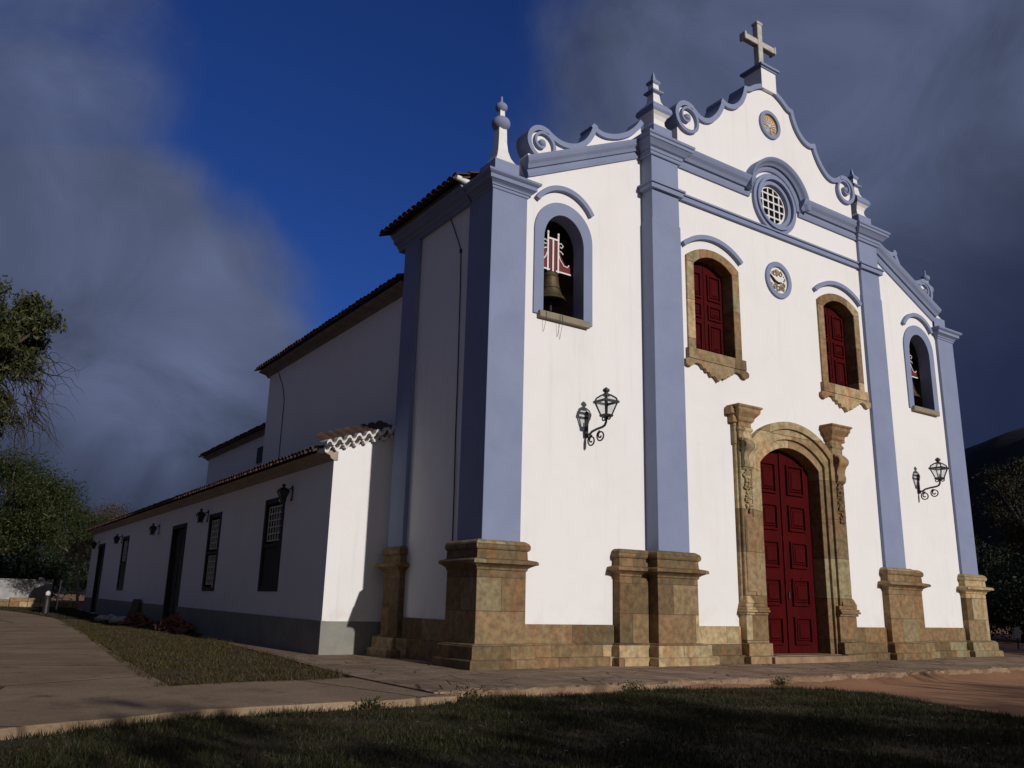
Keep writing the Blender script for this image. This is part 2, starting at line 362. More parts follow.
M['sign_blue'] = mat('pale enamel sign', (0.42, 0.44, 0.50), (0.36, 0.38, 0.44), scale=8, rough=0.6)

def glass_mat():
    m, t, b = nodes('lantern glass')
    tr = t.nodes.new('ShaderNodeBsdfTransparent'); tr.inputs['Color'].default_value = (0.93, 0.95, 0.95, 1)
    gl = t.nodes.new('ShaderNodeBsdfGlossy'); gl.inputs['Roughness'].default_value = 0.08
    mx = t.nodes.new('ShaderNodeMixShader'); mx.inputs[0].default_value = 0.12
    t.links.new(tr.outputs[0], mx.inputs[1]); t.links.new(gl.outputs[0], mx.inputs[2])
    t.links.new(mx.outputs[0], t.nodes['Material Output'].inputs['Surface'])
    return m
M['glass'] = glass_mat()
M['shaded_glass'] = mat('shaded lantern glass', (0.02, 0.02, 0.022), (0.035, 0.035, 0.04), scale=9, rough=0.25, spec=0.5)  # missing backlight put into the colour: dark panes for the small lanterns
M['pane'] = mat('dark window pane', (0.012, 0.014, 0.018), rough=0.12, spec=0.5)

# ------------------------------------------------------------------ mesh builder
def area2(p):
    return sum(p[i][0] * p[(i + 1) % len(p)][1] - p[(i + 1) % len(p)][0] * p[i][1] for i in range(len(p)))

class MB:
    def __init__(s): s.v = []; s.f = []
    def add(s, vs, fs):
        o = len(s.v); s.v += [tuple(v) for v in vs]; s.f += [tuple(o + i for i in f) for f in fs]
    def box(s, x0, x1, y0, y1, z0, z1):
        s.add([(x0, y0, z0), (x1, y0, z0), (x1, y1, z0), (x0, y1, z0), (x0, y0, z1), (x1, y0, z1), (x1, y1, z1), (x0, y1, z1)],
              [(0, 3, 2, 1), (4, 5, 6, 7), (0, 1, 5, 4), (1, 2, 6, 5), (2, 3, 7, 6), (3, 0, 4, 7)])
        return s
    def frustum(s, cx, cy, z0, z1, a0, b0, a1, b1):
        s.add([(cx - a0, cy - b0, z0), (cx + a0, cy - b0, z0), (cx + a0, cy + b0, z0), (cx - a0, cy + b0, z0),
               (cx - a1, cy - b1, z1), (cx + a1, cy - b1, z1), (cx + a1, cy + b1, z1), (cx - a1, cy + b1, z1)],
              [(0, 3, 2, 1), (4, 5, 6, 7), (0, 1, 5, 4), (1, 2, 6, 5), (2, 3, 7, 6), (3, 0, 4, 7)])
        return s
    def prism(s, outer, y0, y1, holes=(), axis='y', back=True):
        """extrude a 2-D outline (with holes) between two planes. axis y: (x,z) outline; x: (y,z); z: (x,y)"""
        if axis == 'y': P = lambda p, d: (p[0], d, p[1])
        elif axis == 'x': P = lambda p, d: (d, p[0], p[1])
        else: P = lambda p, d: (p[0], p[1], d)
        loops = [list(outer)] + [list(h) for h in holes]
        tris = tessellate_polygon([[Vector((p[0], p[1], 0)) for p in l] for l in loops])
        flat = [p for l in loops for p in l]
        n = len(flat)
        vs = [P(p, y0) for p in flat] + [P(p, y1) for p in flat]
        fs = []
        for t in tris:
            a = area2([flat[i] for i in t])
            if abs(a) < 1e-9: continue
            t = tuple(t) if a > 0 else tuple(reversed(t))
            fs.append(t)
            if back: fs.append(tuple(n + i for i in reversed(t)))
        o = 0
        for k, l in enumerate(loops):
            m = len(l); ccw = area2(l) > 0
            for i in range(m):
                a, b = o + i, o + (i + 1) % m
                q = (a, n + a, n + b, b)
                fs.append(q if ccw == (k == 0) else tuple(reversed(q)))
            o += m
        s.add(vs, fs)
        return s
    def ring(s, outer, inner, y0, y1, close=True):
        """band between two equal-length (x,z) loops, extruded y0..y1"""
        n = len(outer)
        vs = [(p[0], y0, p[1]) for p in outer] + [(p[0], y0, p[1]) for p in inner] + [(p[0], y1, p[1]) for p in outer] + [(p[0], y1, p[1]) for p in inner]
        fs = []
        for i in range(n if close else n - 1):
            j = (i + 1) % n
            fs += [(i, j, n + j, n + i), (2 * n + j, 2 * n + i, 3 * n + i, 3 * n + j), (i, 2 * n + i, 2 * n + j, j), (n + j, 3 * n + j, 3 * n + i, n + i)]
        if not close:
            fs += [(0, n, 3 * n, 2 * n), (n - 1, 3 * n - 1, 4 * n - 1, 2 * n - 1)]
        s.add(vs, fs)
        return s
    def sweep(s, path, prof, closed=False, cap=True):
        """profile [(offset along the path's outward normal, y)] swept along a (x,z) path"""
        n = len(path); m = len(prof); vs = []
        for i in range(n):
            if closed: a, b = path[i - 1], path[(i + 1) % n]
            else: a, b = path[max(i - 1, 0)], path[min(i + 1, n - 1)]
            dx, dz = b[0] - a[0], b[1] - a[1]; L = math.hypot(dx, dz) or 1
            nx, nz_ = -dz / L, dx / L
            for (o, y) in prof: vs.append((path[i][0] + nx * o, y, path[i][1] + nz_ * o))
        fs = []
        for i in range(n if closed else n - 1):
            j = (i + 1) % n
            for k in range(m):
                l = (k + 1) % m
                fs.append((i * m + k, i * m + l, j * m + l, j * m + k))
        if cap and not closed:
            fs += [tuple(range(m)), tuple(reversed(range((n - 1) * m, n * m)))]
        s.add(vs, fs)
        return s
    def lathe(s, cx, cy, prof, n=24, rot=0.0):
        m = len(prof); vs = []
        for r, z in prof:
            for k in range(n):
                a = rot + 2 * PI * k / n
                vs.append((cx + r * math.cos(a), cy + r * math.sin(a), z))
        fs = [(i * n + k, i * n + (k + 1) % n, (i + 1) * n + (k + 1) % n, (i + 1) * n + k) for i in range(m - 1) for k in range(n)]
        fs += [tuple(reversed(range(n))), tuple(range((m - 1) * n, m * n))]
        s.add(vs, fs)
        return s
    def rect(s, x0, x1, y0, y1, prof, back=0.0):
        """moulded rectangular block: profile [(overhang, z)]; the back face overhangs by back * p"""
        vs = []
        for p, z in prof: vs += [(x0 - p, y0 - p, z), (x1 + p, y0 - p, z), (x1 + p, y1 + p * back, z), (x0 - p, y1 + p * back, z)]
        m = len(prof)
        fs = [(i * 4 + k, i * 4 + (k + 1) % 4, i * 4 + 4 + (k + 1) % 4, i * 4 + 4 + k) for i in range(m - 1) for k in range(4)] + [(3, 2, 1, 0), tuple(range(m * 4 - 4, m * 4))]
        s.add(vs, fs)
        return s
    def sqlathe(s, cx, cy, prof): return s.lathe(cx, cy, [(r * math.sqrt(2), z) for r, z in prof], 4, PI / 4)
    def tube(s, pts, r, n=8):
        pts = [Vector(p) for p in pts]; rs = r if isinstance(r, (list, tuple)) else [r] * len(pts)
        vs = []; ref = Vector((0.31, 0.17, 0.93)); prev = None
        for i, p in enumerate(pts):
            d = (pts[min(i + 1, len(pts) - 1)] - pts[max(i - 1, 0)]).normalized()
            a = prev if prev is not None else d.cross(ref if abs(d.dot(ref)) < 0.95 else Vector((1, 0, 0)))
            a = (a - d * a.dot(d)).normalized(); prev = a
            b = d.cross(a)
            for k in range(n):
                t = 2 * PI * k / n
                vs.append(p + (a * math.cos(t) + b * math.sin(t)) * rs[i])
        fs = [(i * n + k, i * n + (k + 1) % n, (i + 1) * n + (k + 1) % n, (i + 1) * n + k) for i in range(len(pts) - 1) for k in range(n)]
        fs += [tuple(reversed(range(n))), tuple(range((len(pts) - 1) * n, len(pts) * n))]
        s.add(vs, fs)
        return s
    def ball(s, c, r, n=10, sc=(1, 1, 1)):
        prof = [(max(r * math.sin(PI * i / n), 1e-4), -r * math.cos(PI * i / n)) for i in range(n + 1)]
        o = MB(); o.lathe(0, 0, prof, n * 2)
        s.add([(c[0] + v[0] * sc[0], c[1] + v[1] * sc[1], c[2] + v[2] * sc[2]) for v in o.v], o.f)
        return s
    def build(s, name, m, parent=None, smooth=False, bevel=0.0, off=None):
        if off is None: off = parent.get('_off', (0, 0, 0)) if parent else (0, 0, 0)
        me = bpy.data.meshes.new(name)
        me.from_pydata([(v[0] - off[0], v[1] - off[1], v[2] - off[2]) for v in s.v], [], s.f)
        bm = bmesh.new(); bm.from_mesh(me)
        bmesh.ops.recalc_face_normals(bm, faces=bm.faces)
        bm.to_mesh(me); bm.free()
        me.materials.append(m)
        o = bpy.data.objects.new(name, me); COL.objects.link(o)
        if parent: o.parent = parent
        o['_off'] = tuple(off)
        if smooth:
            me.polygons.foreach_set('use_smooth', [True] * len(me.polygons))
            me.set_sharp_from_angle(angle=R(38))
        if bevel:
            b = o.modifiers.new('bevel', 'BEVEL'); b.width = bevel; b.segments = 2; b.limit_method = 'ANGLE'; b.angle_limit = R(35)
        return o

def thing(name, label, cat, loc=(0, 0, 0), rotz=0, group=None, scale=1.0, world=True):
    o = bpy.data.objects.new(name, None); COL.objects.link(o)
    o.empty_display_size = 0.3
    o.location = loc; o.rotation_euler = (0, 0, rotz); o.scale = (scale,) * 3
    o['label'] = label; o['category'] = cat
    if group: o['group'] = group
    o['_off'] = tuple(loc) if world else (0, 0, 0)
    return o

def tag(o, label, cat, group=None):
    o['label'] = label; o['category'] = cat
    if group: o['group'] = group
    return o

def struct(o, label=None, cat=None, kind='structure'):
    o['kind'] = kind
    if label: o['label'] = label
    if cat: o['category'] = cat
    return o

def copy_tree(o, parent=None):
    c = o.copy(); COL.objects.link(c)
    if parent: c.parent = parent
    for ch in list(o.children): copy_tree(ch, c)
    return c

# ------------------------------------------------------------------ ground heights
def gz(y): return -0.97 + (0.3 * (y - 5) / 38 if y > 5 else 0.0)

def ground_h(x, y):
    t = min(max((y + 4.3) / 0.4, 0), 1)
    back = gz(min(y, 80)) - 0.01
    return -1.12 * (1 - t) + back * t

xs = [-3000, -900, -300, -120, -60, -40, -30, -24, -20, -17, -15, -13, -11, -9, -7, -5, -2, 2, 6, 12, 20, 30, 50, 80, 140, 300, 900, 3000]
ys = [-3000, -900, -300, -100, -50, -30, -20, -14, -10, -8, -6, -4.3, -3.9, 0, 5, 10, 16, 22, 30, 36, 43, 50, 60, 80, 120, 200, 400, 900, 3000]
g = MB()
g.add([(x, y, ground_h(x, y)) for y in ys for x in xs],
      [(j * len(xs) + i, j * len(xs) + i + 1, (j + 1) * len(xs) + i + 1, (j + 1) * len(xs) + i) for j in range(len(ys) - 1) for i in range(len(xs) - 1)])
struct(g.build('ground', M['dirt'], smooth=True))

def slab(name, poly, zf, depth, m, extra=0.0, bevel=0.0):
    """paving slab whose top follows zf(y)"""
    tris = tessellate_polygon([[Vector((p[0], p[1], 0)) for p in poly]])
    n = len(poly); s = MB()
    s.add([(p[0], p[1], zf(p[1]) + extra) for p in poly] + [(p[0], p[1], zf(p[1]) + extra - depth) for p in poly],
          [tuple(t) for t in tris] + [(i, (i + 1) % n, n + (i + 1) % n, n + i) for i in range(n)])
    return s.build(name, m, bevel=bevel)

# concrete path to the left, in two pieces that meet where the ground starts to rise
def wob(a, b, n, amp, seed):
    """points from a to b with a ragged edge"""
    rr = random.Random(seed); out = []
    for i in range(n):
        t = i / n; dx, dy = b[0] - a[0], b[1] - a[1]; L = math.hypot(dx, dy)
        o = rr.uniform(-amp, amp) if i else 0
        out.append((a[0] + dx * t - dy / L * o, a[1] + dy * t + dx / L * o))
    return out
path_a = [(-40, -13.0)] + wob((-26, -7.75), (-19.6, -5.38), 8, .05, 1) + wob((-19.6, -5.38), (-17.3, -4.55), 6, .04, 2) + wob((-17.3, -4.55), (-13.66, -4.38), 9, .06, 3) + \
    [(-13.45, -4.36), (-13.45, -0.9), (-14.2, -1.05), (-15.9, -1.12), (-17.0, -1.42), (-16.56, 5), (-40, 5)]
path_b = [(-40, 5), (-16.56, 5), (-15.9, 14), (-15.1, 26), (-15.1, 31), (-15.6, 38), (-16.6, 45), (-18.5, 51), (-22, 55), (-40, 58)]
struct(slab('path', path_a, gz, 0.22, M['concrete'], 0.02, bevel=0.015))
struct(slab('path', path_b, gz, 0.22, M['concrete'], 0.02))
# stone apron in front of the church
ap = wob((-13.64, -3.95), (-10.2, -3.84), 14, .07, 4) + wob((-10.2, -3.84), (-4.8, -3.98), 22, .07, 5) + wob((-4.8, -3.98), (12, -3.75), 60, .06, 6) + [(12, -3.75), (12, 5.2), (-13.0, 5.2), (-13.35, 2.5), (-13.64, -1.0)]
struct(slab('church_apron', ap, lambda y: -0.925, 0.3, M['apron'], 0.0, bevel=0.03))
# rough kerb stones along the apron's front edge
kb = MB(); rk = np.random.default_rng(5); nk = 260; lv = [(-1.16, -.10), (-1.06, -.075), (-.985, -.045), (-.93, -.01), (-.912, .06), (-.918, .20)]
vs = []; jy = np.convolve(rk.normal(size=nk + 8), np.ones(7) / 7, 'same'); jz = np.convolve(rk.normal(size=nk + 8), np.ones(5) / 5, 'same')
for i in range(nk):
    x = -13.55 + 25.4 * i / (nk - 1)
    for k, (z, y) in enumerate(lv):
        vs.append((x + rk.normal() * .012, -3.93 + y + jy[i] * .11 * (1 if k < 5 else .2) + rk.normal() * .016 * (k < 5), z + (jz[i] * .022 + rk.normal() * .008) * (1 if 0 < k < 5 else .15)))
kb.add(vs, [(i * 6 + k, i * 6 + k + 1, (i + 1) * 6 + k + 1, (i + 1) * 6 + k) for i in range(nk - 1) for k in range(5)])
struct(kb.build('kerb', M['apron_edge']))
# brick paver strip along the annex
struct(slab('paver_strip', [(-13.35, 2.6), (-12.98, 5.25), (-12.85, 8), (-12.7, 11.5), (-12.45, 14.5), (-12.0, 15), (-11.97, 5.21), (-11.97, 5.0), (-13.02, 5.0)], gz, 0.1, M['brick_floor'], 0.03))
# lawns (soil sheets)
front_poly = [(-45, -45), (-45, -15.2), (-26, -7.82), (-19.6, -5.46), (-17.3, -4.63), (-13.66, -4.47), (-13.6, -4.15), (-7.5, -4.1), (-6.3, -4.35), (-5.35, -5.1), (-5.3, -6.0), (-5.6, -7.2), (-6.1, -8.4), (-6.7, -9.8), (-7.6, -12), (-9, -16), (-12, -30), (-13, -45)]
side_poly = [(-17.0, -1.36), (-15.9, -1.06), (-14.3, -0.98), (-13.7, -0.6), (-13.42, 2.5), (-13.05, 5.0), (-12.9, 8), (-12.75, 11.5), (-12.5, 14.5), (-12.1, 15.2), (-12.1, 28.5), (-15.02, 28.3), (-15.84, 14), (-16.5, 5)]
back_poly = [(-14.9, 29.5), (-12.1, 29.5), (-12.1, 44), (-11, 56), (-16, 58), (-18.6, 53), (-16.5, 45), (-15.4, 38), (-14.9, 32)]
struct(slab('lawn_soil', front_poly, lambda y: -1.055, 0.08, M['turf']))
struct(slab('lawn_soil', side_poly, gz, 0.05, M['turf'], 0.012))
struct(slab('lawn_soil', back_poly, gz, 0.05, M['turf'], 0.012))

# ------------------------------------------------------------------ hills
def hill(name, a, b, height, depth, seed, side):
    """long ridge from a to b; side = horizontal direction of the visible slope"""
    rr = np.random.default_rng(seed)
    n, m = 90, 14
    ph = rr.uniform(0, 6.28, 8); s = MB(); vs = []
    for i in range(n):
        t = i / (n - 1)
        hx, hy = a[0] + (b[0] - a[0]) * t, a[1] + (b[1] - a[1]) * t
        hh = height * (0.86 + 0.10 * math.sin(5 * t + ph[0]) + 0.05 * math.sin(17 * t + ph[1]) + 0.022 * math.sin(47 * t + ph[2]) + 0.014 * rr.uniform(-1, 1))
        hh *= min(1, 6 * t + .3) * min(1, 6 * (1 - t) + .3)
        for j in range(m):
            u = j / (m - 1) * 2 - 1
            k = math.cos(u * PI / 2) ** 0.9 if abs(u) < 1 else 0
            w = 1 + 0.12 * math.sin(9 * t + 4 * u + ph[3])
            vs.append((hx + side[0] * depth * u * w, hy + side[1] * depth * u * w, -2 + hh * k + rr.uniform(-.6, .6) * (k > .1)))
    s.add(vs, [(i * m + j, i * m + j + 1, (i + 1) * m + j + 1, (i + 1) * m + j) for i in range(n - 1) for j in range(m - 1)])
    return struct(s.build(name, M['hill'], smooth=True))
hill('hill', (150, -60), (400, 400), 54, 55, 3, (-0.88, 0.47))
hill('hill', (-420, 690), (330, 640), 60, 120, 8, (0.0, -1.0))

# ------------------------------------------------------------------ helpers for the church outlines
def arch(cx, hw, z0, zs, zt, n=20, pw=1.0):
    """door-shaped loop, counter-clockwise seen from the front: bottom-left, bottom-right, over the arch"""
    pts = [(cx - hw, z0), (cx + hw, z0)]
    for i in range(n + 1):
        a = PI * i / n
        c, s_ = math.cos(a), math.sin(a)
        pts.append((cx + hw * c, zs + (zt - zs) * (s_ ** pw)))
    return pts

def seg(cx, hw, z0, zs, zt, n=20):
    h = zt - zs; r = (hw * hw + h * h) / (2 * h); cz = zt - r; a0 = math.asin(min(hw / r, 1))
    return [(cx - hw, z0), (cx + hw, z0)] + [(cx + r * math.sin(a0 - 2 * a0 * i / n), cz + r * math.cos(a0 - 2 * a0 * i / n)) for i in range(n + 1)]

def circle(cx, cz, r, n=40, rz=None): return [(cx + r * math.cos(2 * PI * i / n), cz + (rz or r) * math.sin(2 * PI * i / n)) for i in range(n)]

def arcband(cx, hw, ze, zt, th, n=20):
    """eyebrow: circular segment through (±hw, ze) with apex zt"""
    h = zt - ze; r = (hw * hw + h * h) / (2 * h); cz = zt - r; a0 = math.asin(min(hw / r, 1))
    o = [(cx + r * math.sin(-a0 + 2 * a0 * i / n), cz + r * math.cos(-a0 + 2 * a0 * i / n)) for i in range(n + 1)]
    i_ = [(cx + (r - th) * math.sin(-a0 + 2 * a0 * i / n), cz + (r - th) * math.cos(-a0 + 2 * a0 * i / n)) for i in range(n + 1)]
    return o, i_

def densify(p, k=4):
    """Catmull-Rom through control points; None marks a sharp corner between two pieces"""
    out = []
    segs = [[]]
    for q in p:
        if q is None: segs.append([segs[-1][-1]])
        else: segs[-1].append(q)
    for sg in segs:
        n = len(sg)
        for i in range(n - 1):
            p0, p1, p2, p3 = sg[max(i - 1, 0)], sg[i], sg[i + 1], sg[min(i + 2, n - 1)]
            for j in range(k):
                t = j / k
                out.append(tuple(0.5 * (2 * p1[c] + (p2[c] - p0[c]) * t + (2 * p0[c] - 5 * p1[c] + 4 * p2[c] - p3[c]) * t * t + (3 * p1[c] - p0[c] - 3 * p2[c] + p3[c]) * t ** 3) for c in (0, 1)))
    out.append(segs[-1][-1])
    return out

def scroll_path(c, r, a0, turns, s, n=60, r_end=0.07):
    """volute: starts at angle a0 on the outer circle and winds in. s=+1 for counter-clockwise"""
    pts = []
    for i in range(n + 1):
        t = i / n; a = a0 + s * turns * 2 * PI * t
        k = max(0.0, (t * turns - 0.72) / (turns - 0.72)) if turns > .72 else 0
        rad = r + (r_end - r) * k ** 0.85
        pts.append((c[0] + rad * math.cos(a), c[1] + rad * math.sin(a)))
    return pts

# centre gable, left half from the top outwards (x negative)
cg = [(0, 17.2), (-.38, 17.13), (-.72, 16.96), (-.98, 16.78), (-1.2, 16.74), None, (-1.3, 16.4), (-1.48, 16.08), (-1.76, 15.84), (-2.04, 15.78), (-2.28, 15.86), None,
      (-2.37, 15.58), (-2.56, 15.25), (-2.84, 14.97), (-3.08, 14.87), (-3.28, 14.89), (-3.44, 14.98), (-3.57, 15.07)]
cg_p = []
for c_ in cg:
    if c_ is None: cg_p.append([cg_p[-1][-1]])
    elif not cg_p: cg_p.append([c_])
    else: cg_p[-1].append(c_)
cg_p = [densify(c_) for c_ in cg_p]
cg = densify(cg)
CS, CR = (-3.83, 14.62), 0.52
# left bay gable from the inner pilaster outwards
bg_c = [(-5.42, 14.12), (-5.62, 13.84), (-5.92, 13.56), (-6.3, 13.34), (-6.7, 13.22), (-6.98, 13.24), (-7.16, 13.36), None, (-7.26, 13.08), (-7.46, 12.76), (-7.76, 12.53), (-8.06, 12.44), (-8.3, 12.44), (-8.5, 12.5), (-8.655, 12.574)]
bg_p = [[]]
for c_ in bg_c:
    if c_ is None: bg_p.append([bg_p[-1][-1]])
    else: bg_p[-1].append(c_)
bg_p = [densify(c_) for c_ in bg_p]
bg = densify(bg_c)
BS, BR = (-8.9, 12.15), 0.49
mir = lambda p: [(-x, z) for x, z in p]
def ribbon(mb, pts, y0, y1, w0=.17, w1=.17, flip=False):
    n = len(pts); outer = pts; inner = []
    for i in range(n):
        a, b = pts[max(i - 1, 0)], pts[min(i + 1, n - 1)]
        dx, dz = b[0] - a[0], b[1] - a[1]; L = math.hypot(dx, dz) or 1
        w = w0 + (w1 - w0) * min(1, i / (n - 1) * (1 if w1 == w0 else 1.7))
        s_ = -1 if flip else 1
        inner.append((pts[i][0] - dz / L * w * s_, pts[i][1] + dx / L * w * s_))
    mb.ring(outer, inner, y0, y1, close=False)

# ------------------------------------------------------------------ CHURCH
ch = thing('church', 'large white colonial church with grey blue pilasters, curved gables and maroon doors', 'church', (0, 0, -0.95))
YW, YS, YC = -0.30, 0.04, -0.40     # centre wall, side bay wall, centre pilaster fronts

DOOR_O = arch(0, 1.72, -0.75, 4.55, 5.84)
DOOR_I = arch(0, 1.28, -0.75, 4.42, 5.06)
BELL_X = 8.13
# --- front wall: three panels, gables included, with the openings cut through
fw = MB()
c_out = [(-5.34, -.95), (5.34, -.95), (5.34, 13.3), (4.2, 13.3), (4.2, 14.2)] + [(-CS[0] - .1, 14.2), (-CS[0] - .25, 14.85)] + \
        [(x - .0, z - .07) for x, z in reversed(mir(cg))] + [(x, z - .07) for x, z in cg[1:]] + [(CS[0] + .25, 14.85), (CS[0] + .1, 14.2), (-4.2, 14.2), (-4.2, 13.3), (-5.34, 13.3)]
holes = [seg(s * 2.95, .95, 7.3, 10.06, 10.42) for s in (-1, 1)] + [arch(0, 1.5, -.949, 4.48, 5.45), circle(0, 12.93, .82), circle(0, 10.36, .5), circle(.02, 15.78, .42)]
holes[2] = seg(0, 1.6, -0.90, 4.7, 5.4)
fw.prism(c_out, YW, 0.2, holes)
for s in (-1, 1):
    d = fw
    d.prism(circle(s * -CS[0], CS[1], CR - .03, 32), YW + .004, .196)
    o = [(-10.3, -.95), (-5.2, -.95), (-5.2, 13.0), (-5.36, 14.0)] + [(x, z - .06) for x, z in bg] + [(BS[0] + .2, 12.3), (BS[0], 11.75), (-9.3, 11.75), (-9.3, 10.7), (-10.3, 10.7)]
    if s > 0: o = mir(o)[::-1]
    d.prism(o, YS, .44, [arch(s * BELL_X, .78, 7.40, 9.62, 10.45)])
    d.prism(circle(s * -BS[0], BS[1], BR - .03, 32), YS + .004, .436)
fw.build('front_wall', M['plaster'], ch)
# belfry rooms seen through the bell openings
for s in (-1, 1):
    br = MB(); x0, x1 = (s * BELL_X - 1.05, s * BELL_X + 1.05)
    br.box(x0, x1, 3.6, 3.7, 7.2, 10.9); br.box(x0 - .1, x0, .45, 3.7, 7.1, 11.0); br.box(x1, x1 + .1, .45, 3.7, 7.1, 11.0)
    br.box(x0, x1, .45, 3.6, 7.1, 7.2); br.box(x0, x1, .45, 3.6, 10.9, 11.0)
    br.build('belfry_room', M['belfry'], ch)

# --- side and rear walls
sw = MB()
for s in (-1, 1):
    def bx(a, b, *r): sw.box(min(s * a, s * b), max(s * a, s * b), *r)
    bx(10.32, 9.9, .44, 4.55, -.95, 10.6)
    bx(10.1, 9.7, 4.56, 17.05, -.95, 9.3)
    bx(9.8, 9.4, 17.06, 26.4, -.95, 7.1)
sw.prism([(-10.3, 8.5), (10.3, 8.5), (10.3, 10.6), (0, 15.0), (-10.3, 10.6)], 4.2, 4.545)
sw.prism([(-9.7, -.95), (9.7, -.95), (9.7, 9.2), (0, 13.4), (-9.7, 9.2)], 16.7, 17.04)
sw.prism([(-9.38, -.95), (9.38, -.95), (9.38, 7.0), (0, 10.9), (-9.38, 7.0)], 26.05, 26.39)
sw.build('side_wall', M['plaster'], ch)
# small dark window high on the rear nave
rw = MB().box(-9.86, -9.79, 17.9, 18.6, 5.8, 6.45).build('window', M['dark_wood'], ch)

# --- stone plinth
def course(mb, x0, x1, y, back, pr, z0, z1):
    mb.box(x0, x1, y - pr, back, z0, z1)
for (x0, x1, y) in ((-9.3, -6.3, YS), (6.3, 9.3, YS), (-4.25, -1.9, YW), (1.9, 4.25, YW)):
    pl = MB(); pr_ = [(y - .26, -.95), (y - .26, -.75), (y - .23, -.72), (y - .14, -.715), (y - .13, -.46), (y - .09, -.42), (y - .045, -.41), (y - .045, 0), (y + .1, 0), (y + .1, -.95)]
    pl.prism(pr_, x0, x1, axis='x'); pl.build('plinth', M['stone'], ch, bevel=.01)
for x0, x1 in ((-10.38, -10.2), (10.2, 10.38)):
    MB().box(x0, x1, 1.1, 3.70, -.95, .04).build('plinth', M['stone'], ch, bevel=.014)

# --- pilasters with capital and pedestal
PED = [(.30, -.95), (.30, -.76), (.27, -.735), (.21, -.73), (.20, -.48), (.15, -.43), (.045, -.41), (.04, 1.14), (.07, 1.16), (.07, 1.20), (.12, 1.235), (.20, 1.275), (.25, 1.285), (.25, 1.345), (.22, 1.37), (.07, 1.40), (.06, 1.585), (.095, 1.60), (.115, 1.64), (.115, 1.70), (.09, 1.755), (.04, 1.79), (.0, 1.81)]
CAP = [(.02, 0), (.04, .02), (.04, .07), (.08, .085), (.08, .12), (.12, .15), (.20, .19), (.23, .20), (.23, .30), (.28, .325), (.33, .36), (.34, .42)]
def pedestal(mb, x0, x1, y0, y1): mb.rect(x0, x1, y0, y1, PED, .2)
def capital(mb, x0, x1, y0, y1, z0): mb.rect(x0, x1, y0, y1, [(p * .8, z0 + z * .95) for p, z in CAP], .3)

for s in (-1, 1):
    # corner pilaster
    x0, x1 = sorted((s * 10.4, s * 9.36))
    p = MB().box(x0, x1, -.06, 1.035, 1.79, 10.40).build('pilaster', M['blue'], ch, bevel=.01)
    m = MB(); pedestal(m, x0 - .11, x1 + .07 if s < 0 else x1 + .11, -.11, 1.16) if s < 0 else pedestal(m, x0 - .07, x1 + .11, -.11, 1.16); m.build('pedestal', M['stone'], p, bevel=.016)
    m = MB(); capital(m, x0, x1, -.06, .9, 10.38); m.build('capital', M['blue'], p, bevel=.008)
    # inner pilaster
    x0, x1 = sorted((s * 5.36, s * 4.32))
    p = MB(); p.box(x0, x1, YC, .2, 1.79, 12.95)
    p.box(x0 - .025, x1 + .025, YC - .012, .1, 1.792, 10.9)
    p = p.build('pilaster', M['blue'], ch, bevel=.01)
    m = MB(); pedestal(m, min(s * 5.50, s * 4.19), max(s * 5.50, s * 4.19), YC - .08, .2)
    a, b = sorted((s * 6.46, s * 5.3))
    m.rect(a, b, YS - .20, .3, [(q * .999, z + .002) for q, z in PED])
    m.build('pedestal', M['stone'], p, bevel=.016)
    # side pilaster at the back of the tower
    x0, x1 = sorted((s * 10.44, s * 10.0))
    p = MB().box(x0, x1, 3.73, 4.57, 1.79, 10.40).build('pilaster', M['blue'], ch, bevel=.01)
    m = MB(); m.rect(x0, x1, 3.73, 4.57, PED, 1)
    m.build('pedestal', M['stone'], p, bevel=.016)

# --- cornices
PROF = [(-.30, 0), (-.30, -.06), (-.20, -.09), (-.10, -.10), (-.09, -.17), (0.0, -.22), (.08, -.30), (.16, -.34), (.23, -.36), (.23, 0)]
def prof(y, k=1.0, b=0.1): return [(o, y + d * k if d else y + b) for o, d in PROF]
co = MB()
co.sweep([(-4.28, 13.15), (-1.18, 13.15)], prof(YW)); co.sweep([(1.18, 13.15), (4.28, 13.15)], prof(YW))
arcp = [(1.26 * math.cos(a), 12.95 + 1.26 * math.sin(a)) for a in [PI - R(3) - (PI - R(6)) * i / 40 for i in range(41)]]
co.sweep(arcp, [(o * .66 + .03, y) for o, y in prof(YW - .012)])
for s in (-1, 1):   # breaks forward over the inner pilasters, returns round their outer side
    x0, x1 = sorted((s * 5.38, s * 4.30))
    co.rect(x0, x1, YC, .3, [(q, 13.15 + z) for q, z in ((.04, -.30), (.06, -.28), (.06, -.21), (.09, -.195), (.10, -.11), (.16, -.08), (.22, -.01), (.28, .05), (.31, .06), (.31, .14), (.35, .165), (.36, .235))])
co.build('cornice', M['blue'], ch, bevel=.004)
for s in (-1, 1):   # raking cornices over the bell bays
    r_ = MB(); pth = [(-9.42, 11.30), (-5.43, 13.20)]
    if s > 0: pth = [(5.43, 13.20), (9.42, 11.30)]
    r_.sweep(pth, [(o * .92, YS + d * .85 if d else YS + .1) for o, d in PROF])
    r_.build('raking_cornice', M['blue'], ch, bevel=.004)
st = MB()
st.box(-4.25, 4.25, YW - .10, YW + .1, 11.80, 11.94); st.box(-4.25, 4.25, YW - .15, YW + .1, 11.942, 12.0)
for s in (-1, 1):
    x0, x1 = sorted((s * 5.36, s * 4.32))
    st.box(x0 - .1, x1 + .1, YC - .1, .16, 11.80, 11.938); st.box(x0 - .15, x1 + .15, YC - .15, .16, 11.944, 12.003)
st.build('string_course', M['blue'], ch, bevel=.006)
